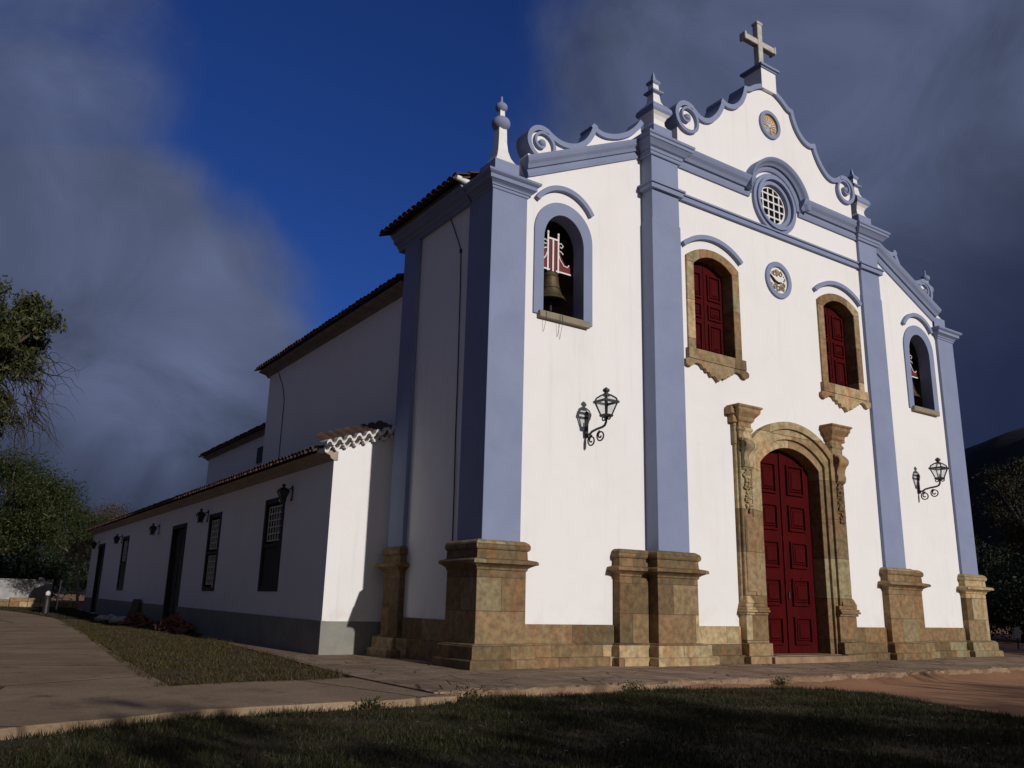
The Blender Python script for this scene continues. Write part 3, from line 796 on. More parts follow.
# crown cornice along the tower flanks
for s in (-1, 1):
    fc = MB(); pr_ = [(10.2, 10.378), (10.44, 10.378), (10.44, 10.46), (10.50, 10.50), (10.52, 10.55), (10.62, 10.60), (10.63, 10.70), (10.70, 10.75), (10.73, 10.805), (10.2, 10.805)]
    pts_ = [(s * x, z) for x, z in pr_]
    fc.prism(pts_, .98, 5.0)
    fc.build('cornice', M['blue'], ch, bevel=.006)

# --- gable mouldings with volutes
for s in (0, -1, 1):
    gm = MB()
    if s == 0:
        for q in (-1, 1):
            for k, pc in enumerate(cg_p):
                pc = pc if q < 0 else mir(pc)
                if k == 0 and q > 0: continue
                if k == 0: pc = mir(pc)[::-1][:-1] + pc
                ribbon(gm, pc, YW - .10 + .003 * k,   .25 - .003 * k, .16, .16, flip=(q > 0))
        for q in (-1, 1):
            c = (q * -CS[0], CS[1])
            sp = scroll_path(c, CR, R(60) if q < 0 else R(120), 1.9, 1 if q < 0 else -1)
            ribbon(gm, sp, YW - .107, .243, .16, .07, flip=(q > 0))
            gm.ball((c[0], YW - .04, c[1]), .12, 8)
    else:
        for k, pc in enumerate(bg_p):
            ribbon(gm, pc if s < 0 else mir(pc), YS - .09 + .003 * k, .48 - .003 * k, .15, .15, flip=(s > 0))
        c = (s * -BS[0], BS[1])
        sp = scroll_path(c, BR, R(60) if s < 0 else R(120), 1.9, 1 if s < 0 else -1)
        ribbon(gm, sp, YS - .097, .473, .15, .07, flip=(s > 0))
        gm.ball((c[0], YS - .04, c[1]), .11, 8)
    gm.build('gable_moulding', M['blue'], ch, smooth=True)

# --- pinnacles
for s in (-1, 1):
    cx, cy = s * 9.9, .45
    p = MB().sqlathe(cx, cy, [(.34, 11.33), (.28, 11.40), (.205, 11.55), (.155, 11.75), (.128, 12.0), (.12, 12.35), (.10, 12.55), (.075, 12.75), (.07, 13.0), (.05, 13.1)]).build('pinnacle', M['white_paint'], ch, smooth=False, bevel=.008)
    MB().box(cx - .37, cx + .37, cy - .37, cy + .37, 10.75, 11.328).build('pinnacle_base', M['blue'], p, bevel=.01)
    q = MB(); q.ball((cx, cy, 12.57), .25, 14, (1, 1, .85)); q.build('ball', M['blue'], p, smooth=True)
    q = MB(); q.ball((cx, cy, 13.06), .165, 12, (1, 1, .85)); q.lathe(cx, cy, [(.06, 13.17), (.035, 13.25), (.03, 13.38)], 10); q.build('ball', M['blue'], p, smooth=True)
    cx, cy = s * 4.86, -.02
    p = MB().sqlathe(cx, cy, [(.33, 13.92), (.27, 13.98), (.22, 14.08), (.21, 14.2), (.26, 14.32), (.34, 14.4), (.2, 14.78), (.15, 14.9), (.12, 15.15), (.11, 15.5), (.08, 15.6)]).build('pinnacle', M['white_paint'], ch, bevel=.006)
    MB().box(cx - .36, cx + .36, cy - .36, cy + .36, 13.37, 13.918).build('pinnacle_base', M['blue'], p, bevel=.01)
    q = MB(); q.sqlathe(cx, cy, [(.345, 14.40), (.385, 14.47), (.37, 14.58), (.27, 14.72), (.17, 14.80)]); q.build('bulb', M['blue'], p, bevel=.006)
    q = MB(); q.sqlathe(cx, cy, [(.125, 15.13), (.21, 15.17), (.21, 15.22), (.13, 15.27)]); q.sqlathe(cx, cy, [(.12, 15.46), (.16, 15.52), (.15, 15.57), (.06, 15.68), (.02, 15.9)]); q.build('bulb', M['blue'], p, bevel=.004)

# --- gable cross
cr = MB()
cr.box(-.115, .115, -.18, .05, 17.98, 19.72); cr.box(-.74, -.117, -.17, .04, 18.86, 19.08); cr.box(.117, .74, -.17, .04, 18.86, 19.08)
for x, z in ((-.74, 18.97), (.74, 18.97)): cr.box(x - .04, x + .04, -.20, .07, z - .15, z + .15)
cr.box(-.145, .145, -.20, .07, 19.68, 19.79)
cr = cr.build('gable_cross', M['stone_cross'], ch, bevel=.03)
MB().box(-.36, .36, -.42, .30, 17.0, 17.74).build('cross_base', M['plaster'], cr, bevel=.01)
m = MB(); m.box(-.40, .40, -.46, .34, 17.742, 17.80); m.box(-.46, .46, -.52, .40, 17.802, 17.88); m.frustum(0, -.06, 17.882, 18.02, .42, .42, .24, .22)
m.build('cross_cap', M['blue'], cr, bevel=.008)

# --- bell openings
for s in (-1, 1):
    cx = s * BELL_X
    o = MB(); o.ring(arch(cx, .94, 7.44, 9.72, 10.64), arch(cx, .645, 7.44, 9.52, 10.29), YS - .05, .43)
    o = o.build('bell_opening', M['blue'], ch, bevel=.006)
    MB().box(cx - .80, cx + .80, YS - .14, .40, 7.34, 7.52).build('sill', M['stone_plain'], o, bevel=.02)
    a, b = arcband(cx, .96, 10.56, 11.1, .14)
    MB().ring(a, b, YS - .12, YS + .05, close=False).build('hood_moulding', M['blue'], o, bevel=.01)

# --- windows with stone frames, sills and maroon shutters
def coffer(mb, x0, x1, y, z0, z1, dep=.075):
    """framed panel: moulded ring, sunk margin, raised pyramid field"""
    w_ = .055
    o = [(x0, z0), (x1, z0), (x1, z1), (x0, z1)]; i_ = [(x0 + w_, z0 + w_), (x1 - w_, z0 + w_), (x1 - w_, z1 - w_), (x0 + w_, z1 - w_)]
    mb.ring(o, i_, y - dep * .75, y - .001)
    for ins, d0, d1, sl in ((.10, 0, .55, .02), (.155, .55, 1.0, .035)):
        cx_, cz_ = (x0 + x1) / 2, (z0 + z1) / 2; a_, b_ = (x1 - x0) / 2 - ins, (z1 - z0) / 2 - ins
        if a_ < .05: break
        a2, b2 = max(a_ - sl, .01), max(b_ - sl, .01); ya, yb2 = y - dep * d0 - .001, y - dep * d1
        mb.add([(cx_ - a_, ya, cz_ - b_), (cx_ + a_, ya, cz_ - b_), (cx_ + a_, ya, cz_ + b_), (cx_ - a_, ya, cz_ + b_), (cx_ - a2, yb2, cz_ - b2), (cx_ + a2, yb2, cz_ - b2), (cx_ + a2, yb2, cz_ + b2), (cx_ - a2, yb2, cz_ + b2)],
               [(4, 5, 6, 7), (0, 1, 5, 4), (1, 2, 6, 5), (2, 3, 7, 6), (3, 0, 4, 7)])

for s in (-1, 1):
    cx = s * 2.95
    w = MB(); w.ring(seg(cx, 1.09, 7.40, 10.17, 10.56), seg(cx, .80, 7.40, 9.97, 10.31), YW - .06, YW + .5)
    w = w.build('window', M['stone_fine'], ch, bevel=.02)
    sl = MB(); sl.box(cx - 1.16, cx + 1.16, YW - .13, YW + .44, 7.10, 7.398)
    half = densify([(1.18, 7.09), (1.27, 7.04), (1.27, 6.93), (1.16, 6.86), (1.03, 6.88), (.92, 6.97), (.80, 7.0), (.68, 6.97), (.60, 6.88), None, (.52, 6.88), (.46, 6.80), (.36, 6.82), None, (.28, 6.70), (.16, 6.72), (0, 6.58)], 4)
    o = [(cx + x, z) for x, z in half[::-1]]
    o = [(cx - x, z) for x, z in half] + o[1:]
    sl.prism(o, YW - .11, YW + .04)
    sl.build('sill', M['stone_fine'], w, bevel=.015)
    a, b = arcband(cx, 1.26, 10.50, 10.98, .14)
    MB().ring(a, b, YW - .12, YW + .05, close=False).build('hood_moulding', M['blue'], w, bevel=.01)
    for q in (-1, 1):
        sh = MB(); ys = YW + .35
        xa, xb = sorted((cx + q * .80, cx + q * .012))
        top = [(xb, 7.41), (xb, 10.31 if q < 0 else 10.0), (xa, 10.0 if q < 0 else 10.31), (xa, 7.41)]
        arcpts = [(cx + q * (.012 + .785 * i / 10), 9.97 + .335 * (1 - ((.012 + .785 * i / 10) / .8) ** 2)) for i in range(11)]
        o = [(cx + q * .012, 7.41), (cx + q * .797, 7.41)] + arcpts[::-1]
        sh.prism(o, ys, ys + .05)
        for z0, z1 in ((7.52, 8.42), (8.56, 9.02), (9.16, 9.96)):
            coffer(sh, xa + .12, xb - .12, ys, z0, z1, .07)
        sh.box(cx + q * .012 - .03 * (q > 0), cx + q * .012 + .03 * (q < 0), ys - .02, ys - .002, 7.41, 10.2) if q < 0 else None
        sh.build('shutter', M['maroon'], w, bevel=.006)

# --- oculus over the centre
oc = MB(); cz = 12.93
for r0, r1, y0 in ((1.02, .90, YW - .10), (.902, .80, YW - .17), (.802, .66, YW - .06)):
    oc.ring(circle(0, cz, r0, 56), circle(0, cz, r1, 56), y0, YW + .32 if r1 < .7 else YW + .1)
oc = oc.build('oculus', M['blue'], ch, bevel=.012)
gr = MB(); yg = YW + .10
gr.ring(circle(0, cz, .665, 48), circle(0, cz, .60, 48), yg - .03, yg + .03)
for k in (-.39, -.13, .13, .39):
    h = math.sqrt(.62 ** 2 - k * k)
    gr.box(k - .025, k + .025, yg - .02, yg + .02, cz - h, cz + h)
for k in (-.39, -.13, .13, .39):
    h = math.sqrt(.62 ** 2 - k * k)
    gr.box(-h, h, yg - .0235, yg + .0165, cz + k - .025, cz + k + .025)
gr.build('glazing_bars', M['white_paint'], oc)
MB().prism(circle(0, cz, .664, 48), yg + .06, yg + .075).build('pane', M['pane'], oc)

# --- carved medallions
def petal(mb, c, y, a, r0, r1, w, d):
    ca, sa = math.cos(a), math.sin(a)
    pts = [(c[0] + ca * r0 - sa * w * .3, c[1] + sa * r0 + ca * w * .3), (c[0] + ca * r0 + sa * w * .3, c[1] + sa * r0 - ca * w * .3), (c[0] + ca * r1 + sa * w, c[1] + sa * r1 - ca * w), (c[0] + ca * (r1 + .03), c[1] + sa * (r1 + .03)), (c[0] + ca * r1 - sa * w, c[1] + sa * r1 + ca * w)]
    mb.prism(pts, y - d, y)
c = (0, 10.36)
md = MB(); md.ring(circle(*c, .60, 48), circle(*c, .43, 48), YW - .07, YW + .05); md = md.build('medallion', M['blue'], ch, bevel=.02)
MB().prism(circle(*c, .432, 48), YW - .005, YW + .06).build('medallion_field', M['white_paint'], md)
yb = YW - .005
em = MB(); rr = random.Random(3)
for k in range(30):     # leafy mantling: small lobed scrolls round the rim, thick above and below
    a = rr.uniform(0, 2 * PI); r_ = rr.uniform(.17, .37)
    em.ball((c[0] + r_ * math.cos(a), yb - .005, c[1] + r_ * math.sin(a)), rr.uniform(.02, .042), 5, (1, .8, rr.uniform(.8, 1.8)))
for a in (R(60), R(95), R(125), R(235), R(270), R(300), R(330)):
    cc = (c[0] + .27 * math.cos(a), c[1] + .27 * math.sin(a))
    em.tube([(x, yb - .02, z) for x, z in scroll_path(cc, .075, a, 1.3, 1, 16, .02)], .014, 5)
em.build('medallion_relief', M['olive'], md, smooth=True)
em = MB()
em.tube([(-.40, yb - .02, 10.50), (-.30, yb - .035, 10.40), (-.18, yb - .045, 10.30), (-.04, yb - .045, 10.26), (.12, yb - .04, 10.29)], [.018, .03, .03, .028, .024], 8)
em.build('medallion_relief', M['dark_stucco'], md, smooth=True)
em = MB()
em.ball((.13, yb - .01, 10.20), .05, 6, (1, .7, 1)); em.ball((-.03, yb - .01, 10.62), .055, 6, (1, .7, 1.2))
em.build('medallion_relief', M['ochre'], md, bevel=.01)
c = (.02, 15.78)
md = MB(); md.ring(circle(*c, .50, 44), circle(*c, .37, 44), YW - .08, YW + .05); md = md.build('medallion', M['blue'], ch, bevel=.02)
MB().prism(circle(*c, .372, 44), YW - .005, YW + .06).build('medallion_field', M['ochre'], md)
em = MB()
for k in range(11): petal(em, (c[0] - .04, c[1] - .06), yb, R(-20 + k * 19), .05, .33 - .06 * abs(math.sin(R(-20 + k * 19))), .014, .03)
em.ball((c[0] - .04, yb - .01, c[1] - .06), .06, 8)
em.build('medallion_relief', M['white_paint'], md, bevel=.004)
em = MB()
for k in range(16): em.ball((c[0] + rr.uniform(-.26, .26), yb - .01, c[1] - .12 - rr.uniform(.0, .17)), rr.uniform(.03, .06), 6, (1.2, .8, 1))
em.build('medallion_relief', M['grey_stucco'], md, smooth=True)

# --- doorway
dw = MB()
def dseg(hw, r): zc = 3.20; return seg(0, hw, -.745, zc + math.sqrt(r * r - hw * hw), zc + r)
for (h0, r0, h1, r1, y, yb_) in ((1.90, 2.62, 1.70, 2.40, YW - .22, YW + .02), (1.701, 2.401, 1.50, 2.10, YW - .14, YW + .02), (1.501, 2.101, 1.32, 1.86, YW - .06, YW + .42)):
    dw.ring(dseg(h0, r0), dseg(h1, r1), y, yb_)
dw = dw.build('doorway', M['stone_fine'], ch, bevel=.014)
for q in (-1, 1):
    yd = YW + .34; d = MB()
    xa, xb = sorted((q * 1.315, q * .008))
    arcpts = [(q * (.008 + 1.302 * i / 12), 3.20 + math.sqrt(1.852 ** 2 - (.008 + 1.302 * i / 12) ** 2)) for i in range(13)]
    d.prism([(q * .008, -.72), (q * 1.31, -.72)] + arcpts[::-1], yd, yd + .07)
    for k in range(5):
        z0 = -.50 + k * 1.06; z1 = z0 + (.76 if k < 4 else .90)
        coffer(d, xa + (.30 if q < 0 else .24), xb - (.24 if q < 0 else .30), yd, z0, z1, .095)
    if q < 0: d.box(-.05, .03, yd - .045, yd - .003, -.72, 5.03)
    d = d.build('door', M['maroon'], dw, bevel=.006)
    if q > 0:
        MB().box(.06, .11, yd - .06, yd, .75, .95).build('handle', M['iron'], d, bevel=.01)
m = MB(); m.box(-1.75, 1.75, YW - .58, YW + .5, -.95, -.76); m.box(-1.40, 1.40, YW - .36, YW + .6, -.759, -.735); m.build('doorstep', M['apron_edge'], dw, bevel=.03)
# bracketed pilasters flanking the door
for q in (-1, 1):
    X = lambda a, b: (min(q * a, q * b), max(q * a, q * b))
    p = MB()
    x0, x1 = X(1.80, 2.32); p.box(x0, x1, YW - .19, YW + .05, .50, 5.5)
    x0, x1 = X(1.88, 2.24); p.box(x0, x1, YW - .215, YW - .18, .90, 2.9)
    x0, x1 = X(1.86, 2.39); p.box(x0, x1, YW - .10, YW + .05, .50, 5.5)
    p = p.build('door_pilaster', M['stone_fine'], dw, bevel=.016)
    m = MB()
    for pr, z0, z1 in ((.26, -.95, -.74), (.15, -.738, -.42), (.02, -.418, .30), (.07, .302, .37), (.13, .372, .43), (.10, .432, .50), (.05, .502, .60)):
        x0, x1 = X(1.58 - pr * .2, 2.38 + pr * .7); m.box(x0, x1, YW - .22 - pr, YW + .03, z0, z1)
    m.frustum(q * 2.06, YW - .1, .602, .80, .34, .20, .27, .12)
    m.build('pedestal', M['stone_fine'], p, bevel=.016)
    m = MB()
    x0, x1 = X(1.84, 2.32)
    m.rect(x0, x1, YW - .20, YW + .045, [(.02, 5.06), (.02, 5.26), (.06, 5.30), (.06, 5.36), (.02, 5.40), (.02, 5.52), (.08, 5.57), (.10, 5.66), (.20, 5.78), (.22, 5.82), (.22, 5.90), (.27, 5.93), (.27, 5.985)])
    for (a0, a1, pr, z0, z1) in ((2.34, 2.44, .14, 4.9, 5.5), (2.36, 2.54, .2, 5.50, 5.72), (2.36, 2.66, .26, 5.722, 5.93)):
        x0, x1 = X(a0, a1); m.box(x0, x1, YW - pr, YW + .04, z0, z1)
    m.build('capital', M['stone_fine'], p, bevel=.022)
    # scrolled bracket: S-shaped profile seen from the side
    pr = densify([(-.20, 5.06), (-.36, 5.02), (-.43, 4.90), (-.42, 4.78), (-.34, 4.66), (-.30, 4.5), (-.33, 4.38), (-.30, 4.25), (-.22, 4.18)], 4)
    poly = [(YW + y + .0, z) for y, z in pr] + [(YW - .18, 4.18), (YW - .18, 5.06)]
    x0, x1 = X(1.88, 2.27); m = MB().prism(poly, x0, x1, axis='x')
    for xe in (x0 - .012, x1 + .012):
        m.tube([(xe, YW + y, z) for y, z in scroll_path((-.30, 4.86), .13, R(70), 1.6, 1, 26, .02)], .022, 6)
    x0, x1 = X(1.84, 2.31); m.box(x0, x1, YW - .30, YW - .17, 5.0, 5.075)
    m.build('bracket', M['stone_fine'], p, bevel=.01)
    # carved floral drop below the bracket
    m = MB(); rr = random.Random(17 + q)
    for k in range(42):
        t = k / 41; z = 4.16 - t * 1.12; w = .17 * (1 - .35 * t) * (1 if 3 < k < 39 else .5)
        m.ball((q * 2.07 + rr.uniform(-w, w), YW - .21 - rr.uniform(0, .05) * (1 - t * .4), z + rr.uniform(-.02, .02)), rr.uniform(.032, .062), 6, (1, .9, 1.1))
    for k in range(6):
        m.tube([(x, YW - .25, z) for x, z in scroll_path((q * 2.07 + (.07 if k % 2 else -.07), 4.05 - k * .17), .07, R(20 * k), 1.2, 1 if k % 2 else -1, 16, .015)], .016, 5)
    m.build('carved_drop', M['stone_fine'], p, smooth=True)

# --- roofs
def tile_roof(mb, x_eave, z_eave, x_top, z_top, y0, y1, period=.28, amp=.055, cols=6, rowlen=.42):
    """barrel tiles running down the slope; course steps along it"""
    ny = max(2, int(round((y1 - y0) / period)) * cols); L = math.hypot(x_top - x_eave, z_top - z_eave); nr = max(1, int(L / rowlen))
    sl = []
    for r_ in range(nr):
        sl += [(r_ / nr, .045), ((r_ + .97) / nr, 0.0)]
    sl.append((1, 0))
    vs = []; rr = random.Random(int(abs(x_eave * 10) + y0 * 3)); jit = [rr.uniform(-.018, .018) for _ in range(ny // cols + 2)]
    for i in range(ny + 1):
        y = y0 + (y1 - y0) * i / ny
        wv = amp * (abs(math.sin(PI * i / cols)) ** .7) * 1.6 + jit[i // cols]
        for t, st_ in sl:
            vs.append((x_eave + (x_top - x_eave) * t, y, z_eave + (z_top - z_eave) * t + wv + st_))
    m = len(sl)
    mb.add(vs, [(i * m + j, i * m + j + 1, (i + 1) * m + j + 1, (i + 1) * m + j) for i in range(ny) for j in range(m - 1)])

def eave_ends(mb, x_eave, z, y0, y1, s, period=.28, r=.075):
    """short half-round tile ends lining an eave"""
    n = int(round((y1 - y0) / period))
    rr = random.Random(int(y0 * 7 + z))
    for i in range(n):
        y = y0 + (i + .5) * (y1 - y0) / n
        a = rr.uniform(-.02, .02)
        o = [(y + r * math.cos(t), z + r * 1.05 * math.sin(t)) for t in [PI * k / 7 for k in range(8)]]
        i_ = [(y + (r - .02) * math.cos(t), z + (r - .02) * 1.05 * math.sin(t)) for t in [PI * k / 7 for k in range(8)]]
        xa, xb = x_eave - .04 * (-s) + a, x_eave - s * .45
        vs = [(xa, p[0], p[1]) for p in o] + [(xa, p[0], p[1]) for p in i_] + [(xb, p[0], p[1] + .18) for p in o] + [(xb, p[0], p[1] + .18) for p in i_]
        fs = []
        for k in range(7):
            fs += [(k, k + 1, 9 + k, 8 + k), (16 + k, 17 + k, 25 + k, 24 + k), (k, k + 1, 17 + k, 16 + k), (8 + k, 9 + k, 25 + k, 24 + k)]
        mb.add(vs, fs)

rf = MB()
for s in (-1, 1):
    tile_roof(rf, s * 10.98, 10.88, 0, 15.3, .75, 5.25)
    eave_ends(rf, s * 11.0, 10.80, .75, 5.25, s)
    tile_roof(rf, s * 10.60, 9.43, 0, 14.1, 4.55, 17.45)
    eave_ends(rf, s * 10.62, 9.36, 4.8, 17.45, s)
    tile_roof(rf, s * 10.16, 7.11, 0, 11.3, 17.06, 26.8)
    eave_ends(rf, s * 10.18, 7.04, 17.1, 26.8, s)
rf.build('roof', M['tile'], ch, smooth=True)
for s in (-1, 1):
    for (xw, x1, z0, z1, y0, y1) in ((10.2, 10.72, 10.802, 10.90, .95, 5.1), (9.95, 10.50, 9.16, 9.37, 4.6, 17.35), (9.65, 10.06, 6.92, 7.07, 17.1, 26.7)):
        pr_ = [(xw, z0), (xw + .17, z0), (xw + .20, z0 + (z1 - z0) * .25), (xw + .26, z0 + (z1 - z0) * .5), (x1 - .07, z0 + (z1 - z0) * .72), (x1, z1 - .03), (x1, z1), (xw, z1)]
        MB().prism([(s * x, z) for x, z in pr_], y0, y1).build('eave_cornice', M['eave_dark'], ch, bevel=.006)
sp = MB(); sp.tube([(-10.5, .95, 10.90), (-10.95, .86, 10.90)], .075, 12); sp.build('rain_spout', M['white_paint'], ch, smooth=True)
cb = MB()
cb.tube([(-10.335, 2.2, 10.5), (-10.34, 1.95, 10.1), (-10.34, 1.62, 9.5), (-10.34, 1.5, 9.25), (-10.34, 1.46, 8.2), (-10.335, 1.42, 6), (-10.335, 1.40, 4.2), (-10.335, 1.36, 2.9), (-10.335, 1.33, .1)], .014, 6)
cb.box(-10.37, -10.32, 1.47, 1.53, 9.2, 9.3)
cb.build('cable', M['cable'], ch)
MB().tube([(-10.11, 16.1, 9.2), (-10.12, 15.3, 8.4), (-10.12, 15.0, 7.8), (-10.12, 15.0, 5.3)], .014, 6).build('cable', M['cable'], ch)
for x, zb in ((-8.32, 6.95), (-8.24, 6.9), (-8.75, 7.0)):
    MB().tube([(x, YS - .155, 7.5), (x, YS - .15, 7.3), (x + .01, YS - .02, zb)], .005, 5).build('bell_wire', M['cable'], ch)

# ------------------------------------------------------------------ ANNEX
ax = thing('church_annex', 'long low white side wing with grey plinth, tiled roof and dark windows', 'building', (-11.96, 5.0, -0.97))
AX = -11.96
an = MB()
an.prism([(AX + .012, -.98), (-10.12, -.98), (-10.12, 4.93), (AX + .012, 4.29)], 4.98, 5.3)
an.build('end_wall', M['plaster'], ax)
# side wall with openings
WINS = [(8.55, 10.21), (15.12, 16.63), (31.9, 33.5)]
DRS = [(20.05, 22.35), (38.95, 40.95)]
ol = [(4.981, -.98), (43.75, -.98), (43.75, 4.2), (4.981, 4.2)]
hl = [[(a, .68), (b, .68), (b, 3.33), (a, 3.33)] for a, b in WINS] + [[(a, gz(a) + .05), (b, gz(a) + .05), (b, 3.25), (a, 3.25)] for a, b in DRS]
an2 = MB(); an2.prism(ol, AX, AX + .45, hl, axis='x')
an = MB().prism([(AX + .012, -.9), (-8.02, -.9), (-8.02, 3.9), (-10, 5.0), (AX + .012, 4.0)], 43.4, 43.74).build('end_wall', M['plaster'], ax)
MB().box(-8.4, -8.0, 26.5, 43.79, -.9, 4.0).build('rear_wall', M['plaster'], ax)
an2.build('side_wall', M['plaster'], ax)
segs = [(4.955, DRS[0][0]), (DRS[0][1], DRS[1][0]), (DRS[1][1], 43.78)]
for a, b in segs:
    MB().prism([(a, -1.0), (b, -1.0), (b, gz(b) + .87 if b > 6 else -.10), (a, gz(a) + .87)], AX - .03, AX + .1, axis='x').build('plinth', M['annex_dado'], ax, bevel=.008)
MB().box(AX - .029, -10.1, 4.952, 5.1, -1.0, -.105).build('plinth', M['annex_dado'], ax, bevel=.008)
# windows
for k, (a, b) in enumerate(WINS):
    w = MB(); t = .13
    for (y0, y1, z0, z1) in ((a - .05, a + t, .62, 3.40), (b - t, b + .05, .62, 3.40)): w.box(AX - .025, AX + .16, y0, y1, z0, z1)
    w.box(AX - .022, AX + .157, a + t, b - t, .62, .76); w.box(AX - .022, AX + .157, a + t, b - t, 3.24, 3.40)
    w.box(AX - .018, AX + .12, a + t, b - t, 1.92, 2.02)
    w = w.build('window', M['dark_wood'], ax, bevel=.008)
    s_ = MB()
    lo = .76 if k == 1 else 2.02
    s_.box(AX + .13, AX + .15, a + t, b - t, .76, 3.24)
    s_.build('pane', M['pane'], w)
    l = MB(); nb = 5 if k != 1 else 5
    y0, y1 = a + t + .12, b - t - .12
    for (z0, z1) in (((2.12, 3.14),) if k != 1 else ((2.12, 3.14), (.86, 1.86))):
        for i in range(nb + 1):
            y = y0 + (y1 - y0) * i / nb; l.box(AX + .03, AX + .055, y - .018, y + .018, z0, z1)
        for i in range(6):
            z = z0 + (z1 - z0) * i / 5; l.box(AX + .026, AX + .051, y0, y1, z - .018, z + .018)
    l.build('lattice', M['lattice'], w)
    if k != 1:
        MB().box(AX + .02, AX + .06, a + t, b - t, .76, 1.92).build('shutter', M['dark_wood'], w)
for k, (a, b) in enumerate(DRS):
    d = MB(); z0 = gz(a) + .05
    for (ya, yb_) in ((a - .05, a + .14), (b - .14, b + .05)): d.box(AX - .025, AX + .2, ya, yb_, z0, 3.32)
    d.box(AX - .022, AX + .197, a + .14, b - .14, 3.16, 3.32)
    d = d.build('door', M['dark_wood'], ax, bevel=.008)
    for q in (0, 1):
        ya = a + .14 + q * (b - a - .28) / 2; yb_ = ya + (b - a - .28) / 2 - .01
        l = MB(); l.box(AX + .14, AX + .18, ya, yb_, z0, 3.16)
        for zz in (z0 + .2, z0 + 1.5, z0 + 2.7): l.box(AX + .12, AX + .139, ya + .15, yb_ - .15, zz, min(zz + 1.0, 3.0))
        l.build('door_leaf', M['dark_wood'], d)
# eaves and roof
ev = MB()
ev.prism([(AX - .001, 4.02), (AX - .10, 4.07), (AX - .13, 4.14), (AX - .26, 4.19), (AX - .30, 4.26), (AX + .1, 4.27), (AX + .1, 4.02)], 4.95, 43.9)
ev.build('eave_cornice', M['eave'], ax)
rf = MB()
tile_roof(rf, AX - .42, 4.30, -10.08, 5.16, 5.55, 44.1)
eave_ends(rf, AX - .46, 4.24, 5.2, 44.1, -1)
tile_roof(rf, -7.6, 4.0, -10.0, 5.14, 26.6, 44.1)
# little hipped front: brown tiles rising back from the verge
vs = []; n = 56
for j in range(6):
    for i in range(n + 1):
        t = i / n; x = AX - .30 + (2.0) * t; z = 4.44 + .66 * t
        vs.append((x, 4.9 + j * .16, z + j * .055 + .07 * abs(math.sin(PI * t * 8)) ** .7 + .04 * (j % 2)))
rf.add(vs, [(j * (n + 1) + i, j * (n + 1) + i + 1, (j + 1) * (n + 1) + i + 1, (j + 1) * (n + 1) + i) for j in range(5) for i in range(n)])
rf.build('roof', M['tile'], ax, smooth=True)
vt = MB()
for (dy, dz, ph, hgt) in ((0, 0, 0, 1), (.12, -.15, .5, 1)):   # two wavy courses of limed tile ends
    vs = []; n = 180
    for i in range(n + 1):
        t = i / n; x = AX - .34 + 2.06 * t; z = 4.40 + .68 * t + dz
        sn = math.sin(2 * PI * (t * 7.5 + ph)); w = .062 * math.copysign(abs(sn) ** .6, sn)
        for (yy, zz) in ((4.70 + dy, w + .034), (4.70 + dy, w - .034), (5.25 + dy, w - .034 + .05), (5.25 + dy, w + .034 + .05)): vs.append((x, yy, z + zz))
    vt.add(vs, [(i * 4 + a, i * 4 + (a + 1) % 4, (i + 1) * 4 + (a + 1) % 4, (i + 1) * 4 + a) for i in range(n) for a in range(4)] + [(0, 1, 2, 3), (n * 4 + 3, n * 4 + 2, n * 4 + 1, n * 4)])
vt.build('verge_tiles', M['tile_white'], ax, smooth=True)

